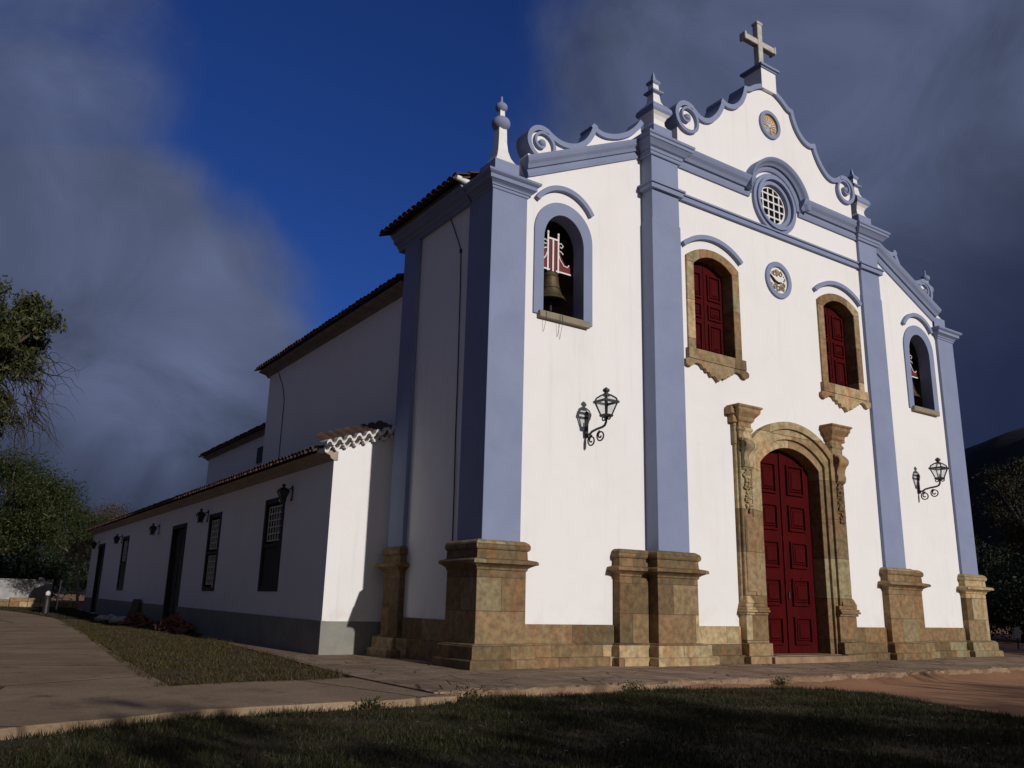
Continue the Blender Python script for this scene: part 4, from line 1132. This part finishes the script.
# ------------------------------------------------------------------ wall lanterns
def make_lantern(D=.78, dz=0.0, big=True):
    t = thing('wall_lantern', '', 'lantern', (0, 0, 0), world=False, group='black iron wall lanterns')
    b = MB()
    b.box(-.05, .05, -.03, 0, -.34, .24); b.ball((0, -.03, .24), .055, 8); b.ball((0, -.03, -.34), .05, 8)
    b.tube([(0, -.02, -.30), (0, -.14, -.31), (0, -.24, -.25), (0, -.44, -.215), (0, -.62, -.20), (0, -.72, -.17), (0, -.77, -.10), (0, -.78, 0), (0, -.78, .05)], .03, 10) if big else b.tube([(0, -.02, .12), (0, -.12, .16), (0, -.22, .10), (0, -.26, -.12), (0, -.30, -.33), (0, -D + .04, -.36), (0, -D, dz - .02), (0, -D, dz + .05)], .03, 8)
    b = b.build('bracket', M['iron'], t, smooth=True)
    for (y, z, r, a, sg) in () if not big else ((-.20, -.47, .125, R(75), 1), (-.55, -.40, .125, R(100), 1)):
        MB().tube([(0, y - (p[0]), z + p[1]) for p in scroll_path((0, 0), r, a, 1.7, sg, 36, .025)], .02, 6).build('scroll', M['iron'], b, smooth=True)
    for q in (-1, 1):
        MB().tube([(0, -D + q * (.10 + p[0]), dz + .01 + p[1]) for p in scroll_path((0, 0), .055, R(90), 1.2, q, 16, .02)], .018, 6).build('scroll', M['iron'], b, smooth=True)
    cy = -D; f = MB()
    f.sqlathe(0, cy, [(.03, .0), (.11, .03), (.125, .07), (.10, .095)])
    for q in (-1, 1):
        for p in (-1, 1):
            f.tube([(q * .10, cy + p * .10, .09), (q * .195, cy + p * .195, .40)], .021, 6)
            f.tube([(q * .20, cy + p * .20, .41), (q * .17, cy + p * .17, .50), (q * .09, cy + p * .09, .57), (q * .04, cy + p * .04, .59)], .021, 6)
    for q in (-1, 1):
        f.box(-.23, .23, cy + q * .205 - .025, cy + q * .205 + .025, .375, .43); f.box(q * .205 - .025, q * .205 + .025, cy - .18, cy + .18, .376, .429)
    f.lathe(0, cy, [(.09, .555), (.095, .60), (.05, .615), (.055, .655), (.09, .675), (.085, .72), (.045, .75), (.012, .775)], 14)
    f.tube([(0, cy, .09), (0, cy, .22)], .02, 8)
    f.v = [(v[0], v[1], v[2] + dz) for v in f.v]
    f = f.build('lantern_frame', M['iron'], t, smooth=True)
    gl = MB()
    for k in range(4):
        a, b_ = [(1, 1), (-1, 1), (-1, -1), (1, -1)][k], [(-1, 1), (-1, -1), (1, -1), (1, 1)][k]
        for (r0, z0, r1, z1) in ((.10, .095, .193, .385), (.20, .425, .09, .565)):
            gl.add([(a[0] * r0, cy + a[1] * r0, z0), (b_[0] * r0, cy + b_[1] * r0, z0), (b_[0] * r1, cy + b_[1] * r1, z1), (a[0] * r1, cy + a[1] * r1, z1)], [(0, 1, 2, 3)])
    gl.v = [(v[0], v[1], v[2] + dz) for v in gl.v]
    gl.build('glass', M['glass'] if big else M['shaded_glass'], f)
    return t
lant = make_lantern()
lant_s = make_lantern(.42, -.42, False)
spots = [(-7.36, YS, 4.87, 0, 1.0, 'black iron wall lantern on the left facade bay below the bell opening'),
         (7.30, YS, 4.80, 0, 1.0, 'black iron wall lantern on the right facade bay near the corner pilaster'),
         (AX, 7.95, 3.44, -PI / 2, .66, 'small black lantern above the nearest side wing window, left of its corner'),
         (AX, 16.95, 3.40, -PI / 2, .66, 'small black lantern beside the fully latticed side wing window'),
         (AX, 25.1, 3.36, -PI / 2, .66, 'small black lantern alone on side wing wall just beyond the nearer dark door'),
         (AX, 33.9, 3.34, -PI / 2, .66, 'small black lantern beside the farthest side wing window'),
         (AX, 41.3, 3.34, -PI / 2, .66, 'small black lantern at far end of side wing, beside the last dark door')]
for i, (x, y, z, rz, sc, lb) in enumerate(spots):
    o = lant if i == 0 else lant_s if i == 2 else copy_tree(lant if i < 2 else lant_s)
    o.location = (x, y, z); o.rotation_euler.z = rz; o.scale = (sc,) * 3; o['label'] = lb

# ------------------------------------------------------------------ bells
def make_bell():
    t = thing('bell', '', 'bell', (0, 0, 0), world=False, group='church bells')
    pr = [(.05, .80), (.16, .79), (.20, .74), (.215, .62), (.235, .45), (.27, .28), (.33, .14), (.40, .04), (.43, 0), (.40, -.012), (.385, 0), (.30, .14), (.24, .30), (.20, .60), (.14, .70), (.03, .72)]
    b = MB().lathe(0, 0, pr, 36)
    for z, r in ((.66, .215), (.32, .265), (.10, .365)): b.lathe(0, 0, [(r - .01, z - .02), (r + .014, z), (r - .01, z + .02)], 36)
    b.build('bell_body', M['bronze'], t, smooth=True)
    c = MB().tube([(0, 0, .6), (.01, 0, .1)], .02, 8); c.ball((.012, 0, -.03), .075, 8, (1, 1, 1.3)); c.tube([(.012, 0, -.1), (.015, 0, -.26)], .04, 8)
    c.build('clapper', M['iron'], t, smooth=True)
    h = MB()
    o = [(-.60, .82), (.60, .82), (.60, 1.06), (.42, 1.10), (.28, 1.30), (.20, 1.62), (.14, 1.78), (-.14, 1.78), (-.20, 1.62), (-.28, 1.30), (-.42, 1.10), (-.60, 1.06)]
    h.prism(o, -.09, .09)
    h.tube([(-.72, 0, .93), (.72, 0, .93)], .045, 10)
    h = h.build('headstock', M['red_wood'], t, bevel=.015)
    s = MB(); y = -.105
    for x in (-.17, 0, .17): s.box(x - .024, x + .024, y - .012, y + .012, .80, 1.86 if x else 1.74)
    for x in (-.17, .17): s.ball((x, y, 1.88), .035, 6, (1, 1, 1.6))
    s.box(-.19, .19, y - .016, y + .008, 1.70, 1.745)
    for q in (-1, 1):
        s.tube([(q * .17, y, 1.62), (q * .27, y, 1.66), (q * .33, y, 1.60), (q * .28, y, 1.53), (q * .22, y, 1.55)], .018, 6)
        s.tube([(q * .17, y, 1.44), (q * .27, y, 1.42), (q * .33, y, 1.36)], .018, 6)
        s.tube([(q * .17, y, 1.36), (q * .24, y, 1.18), (q * .36, y, 1.04), (q * .48, y, 1.03), (q * .53, y, 1.10)], .019, 6)
    s.box(-.60, -.10, y - .010, y + .010, .82, .86); s.box(.10, .60, y - .010, y + .010, .82, .86)
    s.build('iron_strap', M['white_paint'], h)
    return t
bell = make_bell()
bell.location = (-8.12, .60, 8.10); bell['label'] = 'bronze bell with white strapped red headstock in the left bell opening'
b2 = copy_tree(bell); b2.location = (8.14, .60, 8.02); b2['label'] = 'bronze bell on red headstock in the right bell opening'

# ------------------------------------------------------------------ vegetation
def np_mesh(name, V, k, m, parent=None):
    """V: (N,k,3) separate faces with k corners each"""
    n = len(V); me = bpy.data.meshes.new(name)
    me.vertices.add(n * k); me.vertices.foreach_set('co', np.asarray(V, dtype=np.float32).ravel())
    me.loops.add(n * k); me.loops.foreach_set('vertex_index', np.arange(n * k, dtype=np.int32))
    me.polygons.add(n); me.polygons.foreach_set('loop_start', np.arange(0, n * k, k, dtype=np.int32))
    me.update(calc_edges=True); me.materials.append(m)
    o = bpy.data.objects.new(name, me); COL.objects.link(o)
    if parent: o.parent = parent
    return o

def leaf_quads(P, size, rng, droop=.35, aspect=.32):
    n = len(P)
    d = rng.normal(size=(n, 3)); d[:, 2] -= droop * 1.5; d /= np.linalg.norm(d, axis=1)[:, None]
    w = np.cross(d, rng.normal(size=(n, 3))); w /= np.linalg.norm(w, axis=1)[:, None]
    nrm = np.cross(d, w)
    L = (size * rng.uniform(.65, 1.35, n))[:, None]
    a = P; c = P + d * L
    mid = P + d * L * .45 + nrm * L * .06
    return np.stack([a, mid + w * L * aspect * .5, c, mid - w * L * aspect * .5], 1)

def tree(name, label, loc, h, crown, trunk_r, n_leaf, leaf, lmat, bark, seed, group=None, trunk_pts=None, clusters=40, spread=.16, fork=.35, droop=.35, twigs=0, cat='tree'):
    """crown = list of ellipsoids (cx,cy,cz,rx,ry,rz) relative to the trunk's foot"""
    rng = np.random.default_rng(seed)
    t = thing(name, label, cat, loc, world=False, group=group)
    cl = []
    vol = [e[3] * e[4] * e[5] for e in crown]
    for e, v in zip(crown, vol):
        k = max(3, int(clusters * v / sum(vol)))
        d = rng.normal(size=(k, 3)); d /= np.linalg.norm(d, axis=1)[:, None]
        r = rng.uniform(.35, 1.0, k) ** .5
        for i in range(k): cl.append((e[0] + d[i, 0] * e[3] * r[i], e[1] + d[i, 1] * e[4] * r[i], e[2] + d[i, 2] * e[5] * r[i]))
    cl = np.array(cl)
    tk = MB()
    tp = trunk_pts or [(0, 0, -.3), (rng.normal() * .1, rng.normal() * .1, h * fork * .5), (rng.normal() * .25, rng.normal() * .25, h * fork)]
    tk.tube(tp, [trunk_r * (1.25 - .45 * i / (len(tp) - 1)) for i in range(len(tp))], 10)
    top = Vector(tp[-1])
    lim = []
    idx = rng.choice(len(cl), min(len(cl), 16), replace=False)
    for i in idx:
        e = Vector(cl[i]); mid = top.lerp(e, .5) + Vector(rng.normal(size=3)) * .25 + Vector((0, 0, -.12 * (e - top).length * .5))
        lim.append((mid, e))
        tk.tube([top - Vector((0, 0, .15)), top.lerp(mid, .5) + Vector(rng.normal(size=3)) * .1, mid, e], [trunk_r * .55, trunk_r * .38, trunk_r * .25, trunk_r * .09], 7)
    for i in range(len(cl)):
        e = Vector(cl[i]); m_ = min(lim, key=lambda q: (q[0] - e).length)[0]
        if (m_ - e).length > .3: tk.tube([m_, m_.lerp(e, .5) + Vector(rng.normal(size=3)) * .12, e], [trunk_r * .16, trunk_r * .1, trunk_r * .04], 5)
    tk.build('trunk', bark, t, smooth=True)
    per = n_leaf // len(cl)
    sz = spread * max(max(e[3:6]) for e in crown)
    P = np.concatenate([c + np.clip(rng.normal(size=(max(8, int(per * rng.uniform(.5, 1.5))), 3)), -1.9, 1.9) * sz * rng.uniform(.7, 1.2) * np.array([1, 1, .7]) for c in cl])
    np_mesh('crown', leaf_quads(P, leaf, rng, droop), 4, lmat, t)
    if twigs:
        tw = MB()
        for k in range(twigs):
            c = cl[rng.integers(len(cl))]; p = Vector(c); q = [p]
            dirv = Vector((rng.uniform(.1, .9), rng.normal() * .4, rng.uniform(-1.0, -.2)))
            for i in range(5):
                dirv += Vector(rng.normal(size=3)) * .35; dirv.z -= .12
                q.append(q[-1] + dirv.normalized() * .42)
            tw.tube(q, [.022, .018, .014, .011, .008, .005], 4)
        tw.build('twigs', bark, t)
    return t

# tall tree at the left edge, its trunk outside the picture
tree('mango_tree', 'tall olive green tree with hanging bare twigs reaching in at left edge', (-22.4, 18.5, -.9), 12,
     [(1.2, -.4, 10.1, 3.0, 2.6, 1.3), (3.9, -.7, 10.75, 1.6, 1.3, .85), (1.0, -.4, 12.6, 1.6, 1.2, .6), (2.6, -.5, 8.9, 1.7, 1.6, 1.4), (-.5, 0, 12.0, 2.9, 2.8, 1.2), (-2.5, 1, 9, 3, 3, 2), (2.1, -.4, 7.3, 1.4, 1.4, 1.1), (2.9, -.6, 9.9, 1.4, 1.3, .9)], .34, 64000, .20, M['leaf_mango'], M['bark'], 21,
     clusters=110, spread=.105, fork=.5, droop=.6)
# bare drooping twigs belong to the same tree
mt = [o for o in COL.objects if o.name == 'mango_tree'][0]
rt = np.random.default_rng(4); tw = MB()
for k in range(190):
    q = [Vector((rt.uniform(2.2, 4.4), rt.uniform(-1.3, .3), rt.uniform(7.2, 9.9)))]; d = Vector((rt.uniform(-.1, .9), rt.normal() * .3, -.5))
    for i in range(6):
        d = (d + Vector(rt.normal(size=3)) * .42 + Vector((0, 0, -.2))).normalized(); q.append(q[-1] + d * rt.uniform(.2, .42))
    tw.tube(q, [.022, .017, .013, .010, .008, .006, .004], 4)
tw.build('bare_twigs', M['twig'], mt)
tree('broad_tree', 'broad dense green tree with layered dark crown beyond the side wing', (-17.2, 53.5, -.6), 11,
     [(0, 0, 7.6, 5.4, 5.2, 2.7), (-4.5, -1, 7.0, 4, 4, 2.6), (2.6, -2.2, 5.9, 3.4, 2.6, 1.6), (.2, -3, 5.2, 4.2, 2.2, 1.1), (-4, -3.6, 6.0, 3.6, 2.4, 1.8), (-1.5, 0, 9.6, 3, 3, 1.4)], .42, 90000, .22, M['leaf_green'], M['bark_pale'], 31,
     clusters=170, spread=.13, fork=.32, droop=.2)
tree('slender_tree', 'slender pale trunked tree leaning by the far end of the side wing', (-11.9, 47.8, -.6), 6,
     [(.4, .5, 5.4, 1.9, 1.7, 1.1), (-1.0, 0, 4.7, 1.5, 1.4, .9), (1.7, .6, 4.6, 1.2, 1.1, .9)], .085, 9000, .16, M['leaf_green'], M['bark_pale'], 41,
     clusters=46, spread=.18, trunk_pts=[(.15, 0, -.2), (.0, 0, 1.4), (-.25, 0, 3.0)], twigs=12)
tree('dry_tree', 'thin brownish green tree rising over the far roof end of the side wing', (-9.8, 52.0, -.5), 8,
     [(0, 0, 5.8, 2.7, 2.4, 1.3), (-1.8, 0, 5.0, 2, 2, 1.2), (1.8, 0, 5.2, 1.6, 1.6, 1.0)], .14, 9000, .17, M['leaf_dry'], M['bark'], 43, clusters=80, spread=.17, twigs=40)
# dark belt of trees behind the boundary wall
for i, (x, y, h) in enumerate(((-28, 66, 7), (-21, 68, 6.0), (-14.5, 66, 5.5), (-8, 70, 5.5), (-34, 62, 8.5))):
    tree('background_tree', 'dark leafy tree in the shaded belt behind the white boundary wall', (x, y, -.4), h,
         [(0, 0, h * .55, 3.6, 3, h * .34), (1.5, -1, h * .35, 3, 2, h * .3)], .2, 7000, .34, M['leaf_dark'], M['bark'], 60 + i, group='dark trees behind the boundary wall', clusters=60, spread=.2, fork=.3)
# right hand side: dark trees beyond the church corner
tree('scrub_tree', 'sparse olive leaved tree at the right edge beyond the church corner', (25.2, 4.6, -.98), 9.5,
     [(-.3, 0, 7.0, 2.2, 2.0, 2.1), (.8, .5, 8.6, 1.8, 1.8, 1.1), (-.9, -.2, 4.6, 1.5, 1.5, 1.3)], .16, 6500, .2, M['leaf_olive'], M['bark'], 71, clusters=70, spread=.15, fork=.4)
for i, (x, y, h) in enumerate(((33, 12, 6.5), (29, 16, 7.5), (40, 8, 8), (36, 20, 8), (30, 8, 4.5))):
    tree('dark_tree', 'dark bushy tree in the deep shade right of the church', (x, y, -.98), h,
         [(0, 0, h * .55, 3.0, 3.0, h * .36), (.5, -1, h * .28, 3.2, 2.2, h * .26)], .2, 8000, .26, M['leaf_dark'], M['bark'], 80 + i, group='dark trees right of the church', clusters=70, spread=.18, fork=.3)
# leaf screens added out of view to shade lawn, right hand trees and side wing
rng = np.random.default_rng(99)
def added_shade_hedge(label, pts, top, seed, nleaf, rad=1.7, leaf=.34):
    rng = np.random.default_rng(seed)
    t = thing('added_shade_hedge', label, 'added_shade_hedge', (pts[0][0], pts[0][1], -1.1))
    C = []
    for (x, y), tp in zip(pts, top):
        for k in range(26): C.append((x + rng.normal() * 1.1, y + rng.normal() * 1.0, rng.uniform(-.9, tp - .3)))
    C = np.array(C)
    P = np.concatenate([c + rng.normal(size=(nleaf // len(C), 3)) * .42 for c in C]) - np.array(t.location)
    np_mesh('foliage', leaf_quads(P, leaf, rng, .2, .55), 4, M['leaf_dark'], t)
    s_ = MB()
    for x, y in pts: s_.tube([(x, y, -1.3), (x + .1, y, 0), (x, y + .1, 2.0)], [.12, .1, .06], 7)
    s_.build('stem', M['bark'], t, off=t.location)
    return t
hp = [(x, -29 + .6 * math.sin(x * 1.3)) for x in np.arange(-26, 12, 1.55)]
added_shade_hedge('unseen leaf screen added behind the viewpoint to shade the front lawn', hp, [5.1 + .55 * math.sin(x * 1.7) + .35 * math.sin(x * .6 + 1) for x, y in hp], 5, 42000)
hp = [(x, -7 - .3 * x * .1) for x in np.arange(17.5, 48, 1.7)]
added_shade_hedge('unseen leaf screen added at right to shade the trees beyond the church', hp, [9.0 + .8 * math.sin(x * 1.1) for x, y in hp], 6, 40000)

hp = [(-37 + .5 * math.sin(y), y) for y in np.arange(0, 56, 2.0)]
added_shade_hedge('unseen leaf screen added at far left to dim sky light on the side wing', hp, [9.5 + 1.2 * math.sin(y * .9) for x, y in hp], 7, 40000, leaf=.55)
# ------------------------------------------------------------------ grass
def in_poly(px, py, poly):
    inside = np.zeros(len(px), bool); n = len(poly)
    for i in range(n):
        x0, y0 = poly[i]; x1, y1 = poly[(i + 1) % n]
        c = ((y0 > py) != (y1 > py)) & (px < (x1 - x0) * (py - y0) / ((y1 - y0) or 1e-9) + x0)
        inside ^= c
    return inside

def grass(name, label, poly, box, n, h, w, m, zf, seed, patch=.45, grow=0.0):
    rng = np.random.default_rng(seed)
    px = rng.uniform(box[0], box[1], n); py = rng.uniform(box[2], box[3], n)
    k = in_poly(px, py, poly)
    pt = np.sin(px * 1.7 + 1.3 * np.sin(py * 1.1)) * np.sin(py * 1.9 + 1.1 * np.sin(px * .8)) + .6 * np.sin(px * 4.1 + py * 2.2) * np.sin(py * 3.7 - px)
    k &= rng.uniform(-1, 1, n) < pt * patch + .45
    px, py, pt = px[k], py[k], pt[k]; n = len(px)
    pz = np.array([zf(y) for y in py])
    hh = h * rng.uniform(.45, 1.25, n) * (1 + .35 * pt)
    a = rng.uniform(0, 2 * PI, n); lean = rng.normal(size=(n, 2)) * .45
    dx, dy = np.cos(a) * w, np.sin(a) * w
    A = np.stack([px - dx, py - dy, pz - .01], 1); B = np.stack([px + dx, py + dy, pz - .01], 1)
    T = np.stack([px + lean[:, 0] * hh, py + lean[:, 1] * hh, pz + hh], 1)
    o = np_mesh(name, np.stack([A, B, T], 1), 3, m)
    o['label'] = label; o['category'] = 'grass'; o['kind'] = 'stuff'
    return o
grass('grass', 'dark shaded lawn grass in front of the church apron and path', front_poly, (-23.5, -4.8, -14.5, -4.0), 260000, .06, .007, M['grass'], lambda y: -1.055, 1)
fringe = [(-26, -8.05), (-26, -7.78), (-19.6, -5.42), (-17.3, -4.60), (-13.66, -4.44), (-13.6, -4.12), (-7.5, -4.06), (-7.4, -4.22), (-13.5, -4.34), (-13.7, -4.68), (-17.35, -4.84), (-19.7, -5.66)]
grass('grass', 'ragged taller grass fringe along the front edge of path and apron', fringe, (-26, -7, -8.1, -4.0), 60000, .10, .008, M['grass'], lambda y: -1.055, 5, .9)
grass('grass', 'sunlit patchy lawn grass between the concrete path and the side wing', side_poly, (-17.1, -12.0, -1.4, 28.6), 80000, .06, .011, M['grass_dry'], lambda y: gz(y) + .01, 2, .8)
rim = [(-17.25, -1.55), (-14.2, -1.2), (-13.5, -.5), (-13.2, 2.5), (-12.85, 5), (-12.7, 8), (-12.5, 12), (-12.7, 12.2), (-12.95, 8), (-13.15, 5), (-13.5, 2.5), (-13.9, -.6), (-14.4, -.95), (-16.85, -1.2), (-15.7, 14), (-14.9, 28.3), (-15.12, 28.3), (-16.0, 14)]
grass('grass', 'sparse grass tufts creeping over the rim of the side lawn', rim, (-17.3, -12.3, -1.6, 28.4), 60000, .07, .010, M['grass_dry'], lambda y: gz(y) + .01, 8, .9)
grass('grass', 'distant lawn grass by the far end of the side wing', back_poly, (-18.6, -11, 29.4, 58), 30000, .07, .02, M['grass'], lambda y: gz(y) + .01, 3)
rng = np.random.default_rng(77); px = rng.uniform(-22, -6, 900); py = rng.uniform(-12.5, -4.3, 900); k = in_poly(px, py, front_poly)
P = np.stack([px[k], py[k], np.full(k.sum(), -1.02)], 1)
lv_ = leaf_quads(P, .075, rng, 0, .5); lv_[:, :, 2] = -1.03 + (lv_[:, :, 2] + 1.02) * .3 + .02
o = np_mesh('fallen_leaves', lv_, 4, M['leaf_dry']); o['label'] = 'scattered dry fallen leaves lying on the shaded front lawn'; o['category'] = 'fallen leaves'; o['kind'] = 'stuff'
# weeds growing along the apron edge
for i, (x, y, s_, lb) in enumerate(((-13.0, -4.05, .17, 'leafy weed tuft at the corner where the apron edge meets the path'),
                                    (-9.6, -4.1, .13, 'low weed on the apron edge below the wide pedestal of the left inner pilaster'),
                                    (-15.0, -4.6, .11, 'small weed tuft on the edge of the concrete path at left'),
                                    (-5.6, -4.15, .10, 'weed tuft at the foot of the apron edge below the doorway'))):
    rng = np.random.default_rng(200 + i)
    P = rng.normal(size=(170, 3)) * np.array([s_, s_ * .5, s_ * .42]) + np.array([0, 0, s_ * .55])
    P[:, 2] = np.abs(P[:, 2])
    o = np_mesh('weed', leaf_quads(P, .06, rng, -.4, .3), 4, M['leaf_green'])
    o.location = (x, y, -1.055); tag(o, lb, 'weed', 'weeds along the paving edge')

# ------------------------------------------------------------------ things by the side wing and beyond
def rubble(name, label, cat, loc, rx, ry, h, n, m, seed, piece=(.42, .2, .03), group=None):
    rr = random.Random(seed); s_ = MB()
    for k in range(n):
        a = rr.uniform(0, 2 * PI); q = rr.uniform(0, 1) ** .6
        x, y = rx * q * math.cos(a), ry * q * math.sin(a); z = h * (1 - q) * rr.uniform(.55, 1.0)
        o = MB(); L, w, t = [v * rr.uniform(.5, 1.2) for v in piece]
        arc = [(w / 2 * math.cos(b), w / 2 * .7 * math.sin(b)) for b in [PI * i / 5 for i in range(6)]]
        inn = [((w / 2 - t) * math.cos(b), (w / 2 - t) * .7 * math.sin(b)) for b in [PI * i / 5 for i in range(6)]]
        o.ring(arc, inn, -L / 2, L / 2, close=False)
        mt_ = Matrix.Rotation(rr.uniform(0, 6.28), 3, 'Z') @ Matrix.Rotation(rr.uniform(-.9, .9), 3, 'X') @ Matrix.Rotation(rr.uniform(-.8, .8), 3, 'Y')
        s_.add([tuple(mt_ @ Vector(v) + Vector((x, y, z + .05))) for v in o.v], o.f)
    s_.frustum(0, 0, -.05, h * .45, rx * .8, ry * .8, rx * .3, ry * .3)
    o = s_.build(name, m); o.location = loc
    return tag(o, label, cat, group)
rubble('tile_heap', 'heap of broken red roof tiles against side wing wall by the nearer door', 'rubble heap', (-12.6, 17.6, gz(17.6)), .55, 1.5, .60, 110, M['rubble'], 3)
rubble('tile_heap', 'lower heap of dark broken tiles left of the nearer side wing door', 'rubble heap', (-12.8, 22.9, gz(22.9)), .65, 1.3, .42, 80, M['rubble'], 9)
pb = MB().box(-.03, .03, -.55, .55, 0, 1.05); pb.box(-.045, -.031, -.55, -.45, 0, 1.05); pb.box(-.045, -.031, .45, .55, 0, 1.05)
pb = pb.build('board', M['board'], bevel=.004); pb.location = (-12.35, 27.1, gz(27)); pb.rotation_euler = (0, R(14), R(5)); tag(pb, 'brown wooden board propped against the side wing wall', 'board')
for i, (x, y, sx, lb) in enumerate(((-13.0, 25.4, .42, 'pale crumpled sack lying nearest the propped brown board'), (-13.35, 27.6, .36, 'pale sack lying farther out on the dark lawn beside the wing'), (-12.7, 29.6, .3, 'small pale sack lying behind the propped brown board'))):
    bm = bmesh.new(); bmesh.ops.create_icosphere(bm, subdivisions=3, radius=1)
    rr = np.random.default_rng(300 + i); ph = rr.uniform(0, 6, 6)
    for v in bm.verts:
        k = 1 + .16 * math.sin(4 * v.co.x + ph[0]) * math.sin(5 * v.co.y + ph[1]) + .1 * math.sin(9 * v.co.z + ph[2] + 3 * v.co.x)
        v.co = Vector((v.co.x * sx * 1.3 * k, v.co.y * sx * .8 * k, max(v.co.z * sx * .5 * k, -.1)))
    me = bpy.data.meshes.new('sack'); bm.to_mesh(me); bm.free(); me.materials.append(M['sack'])
    me.polygons.foreach_set('use_smooth', [True] * len(me.polygons))
    o = bpy.data.objects.new('sack', me); COL.objects.link(o); o.location = (x, y, gz(y) + .1); o.rotation_euler.z = .7 * i
    tag(o, lb, 'sack', 'pale sacks beside the side wing')
# boundary wall with sun stripes and its stone footing
bw = thing('boundary_wall', 'white boundary wall behind the trees at far left', 'wall', (-24, 57, -.6))
w = MB(); w.box(-40, -12.4, 56.8, 57.05, -.7, 1.25); w.build('wall', M['grey_wall'], bw)
w = MB(); w.box(-40, -12.4, 56.72, 57.13, 1.252, 1.34); w.build('coping', M['annex_dado'], bw, bevel=.02)
for x in np.arange(-38, -12, 3.1):
    MB().box(x - .2, x + .2, 56.7, 57.15, -.7, 1.5)  .build('pier', M['grey_wall'], bw, bevel=.015)
sw_ = MB(); rr = random.Random(6); x = -23.0
while x < -11.0:
    L = rr.uniform(.7, 1.3); hgt = rr.uniform(.42, .62); sw_.box(x, x + L - .02, 52.0 + rr.uniform(-.05, .05), 52.55, -.7, -.55 + hgt); x += L
tag(sw_.build('stone_wall', M['stone'], bevel=.05), 'low rough stone wall under the broad tree', 'wall')
# dark bollard and white posts
b = thing('bollard', 'dark round bollard standing on the far lawn in front of broad tree', 'bollard', (-14.65, 38.0, gz(38.0)))
MB().lathe(-14.65, 38.0, [(.17, gz(38.0) - .05), (.17, .10), (.19, .12), (.19, .20), (.13, .26)], 18).build('post', M['iron'], b, smooth=True)
MB().lathe(-14.65, 38.0, [(.10, .262), (.13, .30), (.13, .42), (.07, .50), (.01, .52)], 16).build('cap', M['white_paint'], b, smooth=True)
p = MB().tube([(0, 0, -.1), (.05, 0, 1.75)], .04, 8); p.lathe(.05, 0, [(.055, 1.75), (.055, 1.78), (.02, 1.81)], 10)
o = p.build('post', M['white_paint'], smooth=True); o.location = (-13.2, 46.0, gz(46)); tag(o, 'thin white post between the bollard and the slender tree', 'post')
# small sign on a post at the right
sg = thing('sign', 'small pale square sign on a post in the dark at right edge', 'sign', (20.1, 3.6, -.98))
MB().tube([(20.1, 3.6, -1.0), (20.1, 3.6, -.3)], .03, 8).build('post', M['iron'], sg)
MB().box(19.86, 20.34, 3.56, 3.585, -.52, -.05).build('panel', M['sign_blue'], sg, bevel=.006)

for o in bpy.data.objects:
    if '_off' in o: del o['_off']
